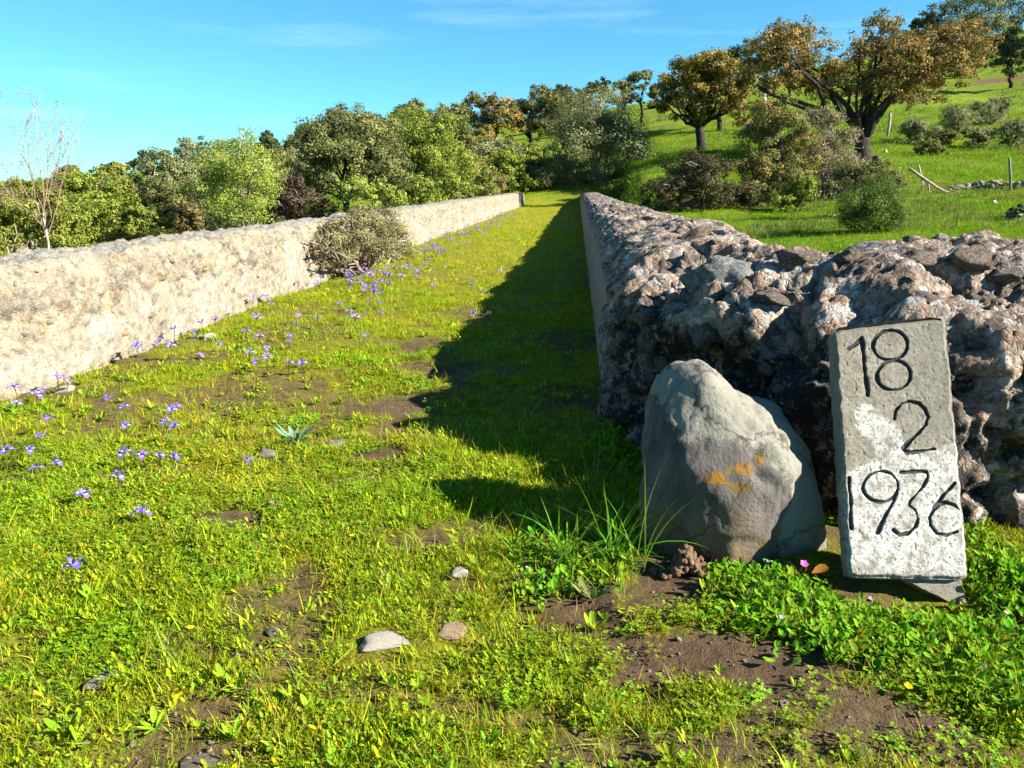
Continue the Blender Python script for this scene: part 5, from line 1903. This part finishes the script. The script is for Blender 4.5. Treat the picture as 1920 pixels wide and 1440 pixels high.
plant('shrub', 'grey leaved scrub below the orange patched oak', 'bush', 52, (920, 330), [(890, 290, 30, 20), (930, 285, 30, 18), (965, 285, 22, 18), (860, 300, 26, 22)], 9000, .10, SILVER, 836)
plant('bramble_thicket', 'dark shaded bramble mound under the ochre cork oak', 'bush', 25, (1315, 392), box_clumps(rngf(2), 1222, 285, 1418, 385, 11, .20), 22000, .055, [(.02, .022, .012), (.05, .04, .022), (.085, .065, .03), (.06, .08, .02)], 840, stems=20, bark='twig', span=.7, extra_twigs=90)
plant('shrub', 'tall mixed olive and orange shrub between the two cork oaks', 'bush', 26, (1450, 388),
      [(1440, 215, 34, 26), (1470, 240, 36, 30), (1430, 265, 36, 34), (1475, 290, 40, 34), (1440, 325, 44, 34), (1490, 340, 30, 30), (1410, 320, 24, 30), (1505, 255, 18, 22)], 30000, .06, [(.05, .055, .018), (.10, .105, .03), (.15, .14, .04), (.26, .15, .02)], 841, stems=16, bark='twig', span=.7, extra_twigs=60)
plant('bare_thicket', 'grey brown leafless thorn thicket left of the largest oak trunk', 'bush', 27, (1545, 385),
      [(1540, 235, 36, 30), (1570, 275, 34, 36), (1530, 300, 36, 40), (1575, 330, 40, 34), (1545, 345, 34, 26), (1600, 350, 26, 22)], 16000, .05, [(.11, .09, .06), (.18, .145, .10), (.13, .13, .045)], 842, stems=34, bark='twig', span=.7, extra_twigs=300)
plant('shrub', 'low bright green shrub at the foot of the mixed shrub', 'bush', 24, (1490, 392), [(1490, 365, 26, 20), (1510, 350, 20, 18), (1465, 375, 18, 12)], 6500, .05, BRIGHT, 843)
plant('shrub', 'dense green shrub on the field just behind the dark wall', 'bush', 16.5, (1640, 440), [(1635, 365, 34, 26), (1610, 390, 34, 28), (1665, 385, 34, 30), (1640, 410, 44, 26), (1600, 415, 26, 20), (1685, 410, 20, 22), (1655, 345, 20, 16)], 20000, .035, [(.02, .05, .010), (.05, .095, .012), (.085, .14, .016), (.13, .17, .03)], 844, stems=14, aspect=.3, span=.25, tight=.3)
plant('shrub', 'loose grey green shrub in front of the largest oak trunk', 'bush', 21, (1625, 372), [(1600, 330, 30, 20), (1640, 325, 30, 22), (1670, 345, 24, 18), (1620, 350, 30, 18)], 9000, .045, OLIVE, 845, stems=12, bark='twig', extra_twigs=50)
for k, (x, y, w, h, z) in enumerate([(1722, 252, 34, 26, 50), (1795, 232, 36, 28, 55), (1848, 222, 30, 22, 58), (1896, 262, 32, 26, 46), (1745, 285, 26, 16, 44), (1830, 262, 26, 18, 48), (1712, 250, 20, 14, 52), (1880, 205, 24, 18, 62), (1770, 262, 20, 14, 49)]):
    rg = rngf(850 + k)
    plant('rockrose_bush', ['pale grey bush on the hillside right of the largest oak', 'wide pale bush in the middle of the right hillside', 'pale bush high in the hillside scrub', 'pale bush at the right edge of the hillside', 'low bush above the fallen branch',
          'low bush in the hillside scrub above the post', 'brown tinged bush nearest the largest oak trunk', 'topmost bush of the hillside scrub', 'small bush between the wide pale bush and the low one'][k], 'bush', z, (x, y + 8),
          [(x + rg.uniform(-.6, .6) * w, y - h * .3 + rg.uniform(-.5, .3) * h, w * .5, h * .5) for q in range(5)], 6000, .07, [SILVER, SILVER, SILVER, SILVER, OLIVE, SILVER, YGREEN, SILVER, OLIVE][k], 860 + k, group='bushes of the right hillside', stems=8)

# --- the thicket left of the light wall
plant('holm_oak', 'broad dense oak bush above the dark hollow behind the light wall', 'tree', 25, (640, 415),
      [(610, 265, 44, 34), (660, 245, 50, 34), (700, 260, 44, 36), (640, 300, 56, 40), (590, 310, 36, 36), (690, 310, 46, 40), (730, 300, 34, 40), (580, 350, 26, 24), (715, 345, 40, 30), (640, 225, 36, 20)],
      34000, .062, [(.03, .042, .016), (.075, .09, .03), (.125, .135, .045), (.20, .18, .06)], 870, trunk=.12, stems=16, span=1.0, sub=34, extra_twigs=70)
plant('thicket', 'tall light green thicket right of the broad oak bush', 'bush', 31, (800, 405), box_clumps(rngf(3), 718, 215, 900, 375, 16, .20, False) + [(760, 230, 36, 20), (820, 235, 40, 22), (790, 270, 50, 36)], 34000, .065, BRIGHT, 871, stems=18, span=1.4, extra_twigs=80)
plant('shrub', 'fresh green shoots hanging over the light wall beside the dark hollow', 'bush', 22, (680, 400), [(670, 355, 26, 22), (700, 365, 26, 18), (650, 370, 20, 16), (735, 370, 24, 14)], 9000, .05, LIME, 872, stems=10, span=.4)
plant('leafy_bush', 'bright lime green upright bush sticking out over the light wall', 'bush', 19, (445, 440),
      [(440, 290, 40, 34), (480, 310, 36, 36), (410, 320, 36, 34), (450, 345, 52, 40), (390, 370, 34, 30), (500, 360, 28, 34), (450, 395, 50, 26), (455, 262, 20, 18), (370, 355, 18, 16)], 30000, .050, LIME, 873, stems=22, span=.7, aspect=.32, bark='twig', tight=.34)
plant('shadow_toned_bush', 'dark leafless bush coloured as the shadow in the hollow behind the light wall', 'bush', 23, (545, 420), [(545, 355, 24, 30), (570, 385, 36, 26), (535, 395, 26, 20), (605, 395, 30, 18)], 7000, .05, [(.025, .015, .013), (.06, .035, .03), (.09, .055, .045)], 874, stems=20, bark='twig', span=.4, extra_twigs=50)  # near-black palette puts the shadow under the broad oak bush into the colour
plant('olive_tree', 'grey green wild olive with a pale bare trunk behind the left wall', 'tree', 30, (283, 410), [(300, 320, 34, 26), (330, 340, 34, 34), (275, 335, 28, 22), (300, 355, 34, 24), (345, 370, 26, 26), (310, 300, 24, 14)], 15000, .065, SILVER, 875, trunk=.10, bark='grey_bark', stems=8, span=.9,
      limbs=dict(fork=(280, 372), limbs=[(.08, [(268, 358, 0), (252, 348, 0)]), (.09, [(290, 350, 0), (305, 325, .3)])]))
plant('wild_olive', 'pale topped wild olive between the grey one and the lime bush', 'tree', 36, (375, 400), [(370, 285, 30, 20), (400, 300, 34, 24), (350, 305, 24, 22), (380, 330, 36, 30)], 13000, .08, SILVER, 876, trunk=.12, span=1)
plant('holm_oak', 'dusky round oak crown behind the wild olives', 'tree', 60, (275, 345), [(270, 302, 22, 14), (295, 296, 24, 12), (260, 315, 14, 14)], 5200, .12, BLUEG, 877, trunk=.2)
for k, (x0, y0, x1, y1, z, pal, lab) in enumerate([
    (-60, 375, 75, 480, 15, YGREEN, 'yellow green scrub bush at the left edge behind the light wall'), (40, 355, 175, 470, 18, YGREEN, 'yellow green scrub bush around the bare sapling'), (140, 345, 270, 460, 20, BRIGHT, 'mid green scrub bush right of the bare sapling'),
    (215, 375, 330, 450, 19, YGREEN, 'low yellow green scrub below the pale trunk'), (300, 385, 400, 440, 21, BROWN, 'brownish low scrub left of the lime bush'), (-40, 355, 120, 420, 30, OLIVE, 'olive scrub far left behind the sapling'),
    (100, 310, 175, 375, 42, OLIVE, 'grey olive bush on the left skyline'), (165, 308, 250, 380, 44, YGREEN, 'yellowish bush on the left skyline beside the grey olive bush'), (510, 255, 600, 340, 48, OLIVE, 'olive bush seen between the lime bush and the broad oak bush'),
    (485, 245, 530, 300, 70, DARK, 'dark distant oak top left of the broad oak bush'), (560, 222, 610, 262, 66, DARK, 'dark distant oak top peeping over the broad oak bush'), (740, 195, 830, 250, 50, OLIVE, 'olive twiggy crown above the light green thicket'), (820, 200, 890, 270, 48, OLIVE, 'grey twiggy crown left of the orange patched oak')]):
    w = x1 - x0
    plant('scrub_bush', lab, 'bush', z, ((x0 + x1) / 2, y1 + 4), box_clumps(rngf(30 + k), x0, y0, x1, y1, 9, .24), int(9000 + 40 * w), .0026 * z, pal, 880 + k, group='scrub behind the light wall', stems=12, bark='twig', extra_twigs=40 if k in (5, 6, 11, 12) else 8)
INFILL = [  # x0, y0, x1, y1, depth, palette, label
    (-60, 352, 60, 420, 34, OLIVE, 'hazy olive scrub at the far left foot of the sky'), (30, 335, 130, 410, 36, YGREEN, 'yellow green bush behind the sapling stem'), (110, 330, 230, 410, 33, BRIGHT, 'green bush below the grey olive bush on the skyline'),
    (200, 335, 300, 415, 34, YGREEN, 'green bush left of the pale bare trunk'), (290, 340, 400, 425, 29, OLIVE, 'grey scrub right of the pale bare trunk'), (350, 310, 470, 400, 33, SILVER, 'grey bush behind the left half of the lime bush'),
    (470, 280, 560, 390, 34, OLIVE, 'grey olive bush behind the right half of the lime bush'), (500, 330, 600, 410, 27, BROWN, 'brown scrub closing the dark hollow'), (730, 330, 850, 395, 28, BRIGHT, 'low leafy shrub hanging over the middle of the light wall'),
    (820, 290, 930, 385, 36, YGREEN, 'yellow green shrub left of the brown thicket'), (860, 260, 980, 340, 52, BRIGHT, 'green shrub under the two tall skyline oaks'), (960, 255, 1080, 345, 58, YGREEN, 'scrub between the skyline oaks and the grey bush'),
    (940, 300, 1030, 370, 48, OLIVE, 'olive shrub behind the feathery broom'), (1160, 300, 1225, 350, 50, BRIGHT, 'green shrub right of the grey bush foot'), (760, 205, 890, 300, 46, OLIVE, 'tall olive bush behind the light green thicket'),
    (640, 215, 760, 300, 44, OLIVE, 'olive crown behind the right side of the broad oak bush'), (1030, 180, 1110, 270, 64, OLIVE, 'olive oak crown behind the grey bush'), (560, 235, 650, 330, 42, SILVER, 'pale bush behind the left side of the broad oak bush')]
for k, (x0, y0, x1, y1, z, pal, lab) in enumerate(INFILL):
    plant('scrub_bush', lab, 'bush', z, ((x0 + x1) / 2, y1 + 6), box_clumps(rngf(130 + k), x0, y0, x1, y1, 10, .27, False), 11000, .0024 * z, pal, 930 + k, group='scrub behind the light wall', stems=10, bark='twig', extra_twigs=24)
for k, (x, y, z, w, pal, lab) in enumerate([(1235, 205, 110, 16, DARK, 'tiny oak on the skyline left of the ochre cork oak'), (1085, 190, 100, 20, OLIVE, 'round oak top on the skyline above the left of the grey bush'), (1055, 185, 92, 22, DARK, 'dark oak top between the tall skyline oaks and the grey bush'),
      (1455, 110, 100, 22, OLIVE, 'dim oak seen through the gap left of the largest oak'), (1720, 60, 120, 20, DARK, 'dark oak top left of the hilltop wood'), (1770, 118, 96, 20, OLIVE, 'round oak below the hilltop wood behind the largest oak'), (1480, 150, 92, 24, OLIVE, 'round oak on the slope behind the largest oak left limb')]):
    plant('holm_oak', lab, 'tree', z, (x, y + w * 1.6), [(x - w * .5, y, w * .7, w * .6), (x + w * .5, y + 2, w * .7, w * .6), (x, y - w * .5, w * .7, w * .5)], 3600, .0019 * z, pal, 960 + k, trunk=.16, group='oaks dotted over the hill')
plant('wall_shrub', 'grey brown small leaved shrub growing against the light wall inside the path', 'bush', 10.6, (690, 512),
      [(645, 440, 40, 36), (695, 428, 40, 34), (735, 452, 36, 32), (620, 455, 28, 28), (675, 475, 50, 28), (635, 490, 34, 20), (750, 472, 26, 20), (605, 475, 18, 26)], 30000, .021, [(.06, .055, .03), (.12, .105, .055), (.19, .16, .085), (.16, .17, .055)], 895, stems=26, bark='twig', span=.1, tight=.3, extra_twigs=80, skirt=False, zf=lambda x, rx: min(13.0, (2.96 * 1450 / (1083 - x)) * .955 - rx * .0035))


# --- the bare sapling with red buds
def sapling():
    rng = rngf(900)
    z = 12.5
    foot = P(86, 470, z)
    foot[2] = -1.2
    t = thing('bare_sapling', 'slim leafless sapling with reddish buds rising behind the left wall', 'tree', foot)
    sp, bud = Soup(), Soup()
    nodes = []

    def branch(a, e, r0, depth):
        ln = wobble(a, e, 7, .014, rng)
        sp.add(tube(ln, np.linspace(r0, r0 * .35, 7), 5))
        for q in ln[2:]:
            nodes.append(q)
        if depth == 0:
            return
        L = np.linalg.norm(e - a)
        for k in range(7 if depth == 2 else 5):
            s = rng.uniform(.30, .95)
            q = a + (e - a) * s
            d = (e - a) / L + rng.normal(0, .38, 3)
            d /= np.linalg.norm(d)
            branch(q, q + d * L * rng.uniform(.28, .5) * (1.15 - .5 * s), r0 * .42, depth - 1)
    fork = P(80, 400, z)
    tv = tube(wobble(foot, fork, 5, .01, rng), np.linspace(.022, .014, 5), 8)
    link('trunk', new_mesh('trunk', np.array(tv[0]) - foot, tv[1], MAT['grey_bark'], True), t)
    for (x, y, dz) in ((62, 178, .1), (20, 200, -.3), (100, 205, .3), (140, 262, .2), (-15, 240, .2), (45, 250, .5), (120, 235, -.4), (-40, 300, -.2)):
        branch(fork + (foot - fork) * rng.uniform(0, .25), P(x, y, z + dz), .0085, 2)
    for q in nodes:
        for k in range(2):
            if rng.random() < .62:
                az = rng.uniform(0, 6.28)
                bud.add(leaf_shape(.024, .011, az, rng.uniform(-.3, 1.2), q + rng.normal(0, .012, 3)), vary(rng, (.36, .12, .17)))
    sp.v = [q - foot for q in sp.v]
    bud.v = [q - foot for q in bud.v]
    link('branches', sp.mesh('branches', MAT['red_twig'], True), t)
    link('buds', bud.mesh('buds', MAT['foliage']), t)['kind'] = 'stuff'


sapling()


# ------------------------------------------------------------------ things lying on the field
def place(x, y, z):
    p = P(x, y, z)
    return np.array([p[0], p[1], tz(p[0], p[1])])


rng = rngf(950)
foot = place(1760, 362, 27)
t = thing('fallen_branch', 'grey fallen branch with forked ends lying on the field', 'branch', foot)
for lm, r0 in (([(1705, 316), (1740, 340), (1770, 358), (1805, 368)], .055), ([(1722, 310), (1727, 330), (1730, 350), (1715, 372)], .04), ([(1740, 342), (1742, 362), (1741, 378)], .035), ([(1770, 358), (1795, 360), (1815, 376)], .03), ([(1722, 382), (1750, 380)], .03)):
    ps = np.array([P(x, y, 27 + rng.uniform(-.2, .2)) for x, y in lm])
    tv = tube(catmull(ps, 4), np.linspace(r0, r0 * .5, (len(ps) - 1) * 4 + 1), 7)
    link('limb', new_mesh('limb', np.array(tv[0]) - foot, tv[1], MAT['dead_wood'], True), t)
sp = Soup()
for k in range(60):
    a = P(1765 + rng.normal(0, 28), 366 + rng.normal(0, 8), 27)
    sp.add(tube(wobble(a, a + rng.normal(0, .30, 3) * np.array([1, 1, .6]), 4, .06, rng), [.014, .011, .008, .005], 4))
sp.v = [q - foot for q in sp.v]
link('twigs', sp.mesh('twigs', MAT['twig'], True), t)['kind'] = 'stuff'

flags = [stone_mesh('stone', MAT['wall_flag'], 330 + k, .45, 1, .2) for k in range(5)]
a, b = place(1785, 358, 28), place(2060, 350, 27)
t = thing('drystone_wall', 'tumbled low drystone wall of flat stones at the right edge of the field', 'wall', a)
L = np.linalg.norm((b - a)[:2])
for k in range(190):
    s = rng.random()
    hgt = .55 * (1 - .8 * (1 - s) ** 2) * (.75 + .25 * math.sin(s * 9))
    lay_ = rng.random()
    q = a + (b - a) * s
    q = np.array([q[0] + rng.normal(0, .1), q[1] + rng.normal(0, .12), tz(q[0], q[1]) + lay_ * hgt])
    sc = rng.uniform(.07, .17)
    link('stone', flags[rng.integers(5)], t, q - a, (rng.normal(0, .15), rng.normal(0, .15), rng.uniform(0, 6)), (sc * 1.3, sc, sc * .9))


def post(x, y0, y1, z, r0, label, lean, mat='post'):
    f = place(x, y1, z)
    hgt = (y1 - y0) * z / F * 1.02
    tv = tube(wobble((0, 0, -.15), (lean, 0, hgt), 5, .008, rng), [r0 * 1.05, r0, r0, r0 * .95, r0 * .9], 9)
    tag(link('fence_post', new_mesh('fence_post', tv[0], tv[1], MAT[mat], True), None, f), label, 'post')


post(1896, 298, 356, 27, .045, 'leaning wooden post in front of the drystone wall', -.22)
post(1666, 196, 236, 55, .10, 'weathered stump like post behind the largest oak', .02, 'dead_wood')


def rock_at(x, y, z, w, mat, label, seed, name='rock'):
    f = place(x, y, z)
    s = w * z / F / 2
    tag(link(name, stone_mesh(name, MAT[mat], seed, .8, 3, .2), None, f + np.array([0, 0, s * .3]), (0, 0, seed), (s, s * .8, s)), label, 'rock')


rock_at(1646, 290, 41, 26, 'black_stone', 'dark rock at the right foot of the largest oak', 341)
rock_at(1662, 262, 46, 10, 'white_stone', 'small white rock above the dark one on the slope', 342)
rock_at(1866, 374, 24, 14, 'white_stone', 'small pale rock on the grass before the drystone wall', 343)
rock_at(1775, 296, 43, 14, 'black_stone', 'dark rock below the hillside bushes', 344)
foot = place(1555, 394, 22)
tv = tube([(-.30, 0, .03), (-.1, .02, .05), (.12, 0, .06), (.30, .03, .10)], [.02, .028, .026, .012], 7)
tag(link('dry_stick', new_mesh('dry_stick', tv[0], tv[1], MAT['dead_wood'], True), None, foot), 'pale dry stick lying on the bright turf', 'stick')
foot = place(1908, 408, 19)
t = thing('brush_pile', 'small pile of cut green branches at the right edge of the field', 'brush', foot)
for k in range(12):
    a = np.array([rng.normal(0, .12), rng.normal(0, .12), rng.uniform(0, .12)])
    d = np.array([rng.uniform(.25, .6) * rng.choice([-1, 1]), rng.normal(0, .2), rng.uniform(-.02, .22)])
    tv = tube(wobble(a - d * .5, a + d * .5, 4, .03, rng), [.014, .012, .01, .006], 6)
    link('stick', new_mesh('stick', tv[0], tv[1], MAT['dead_wood'], True), t)
v, f, c = leaf_cloud(rng, [(np.array([0, 0, .2]), np.array([.22, .2, .16]))], 1600, .06, BLUEG, 14)
link('foliage', new_mesh('foliage', v, f, MAT['foliage'], cols=c), t)
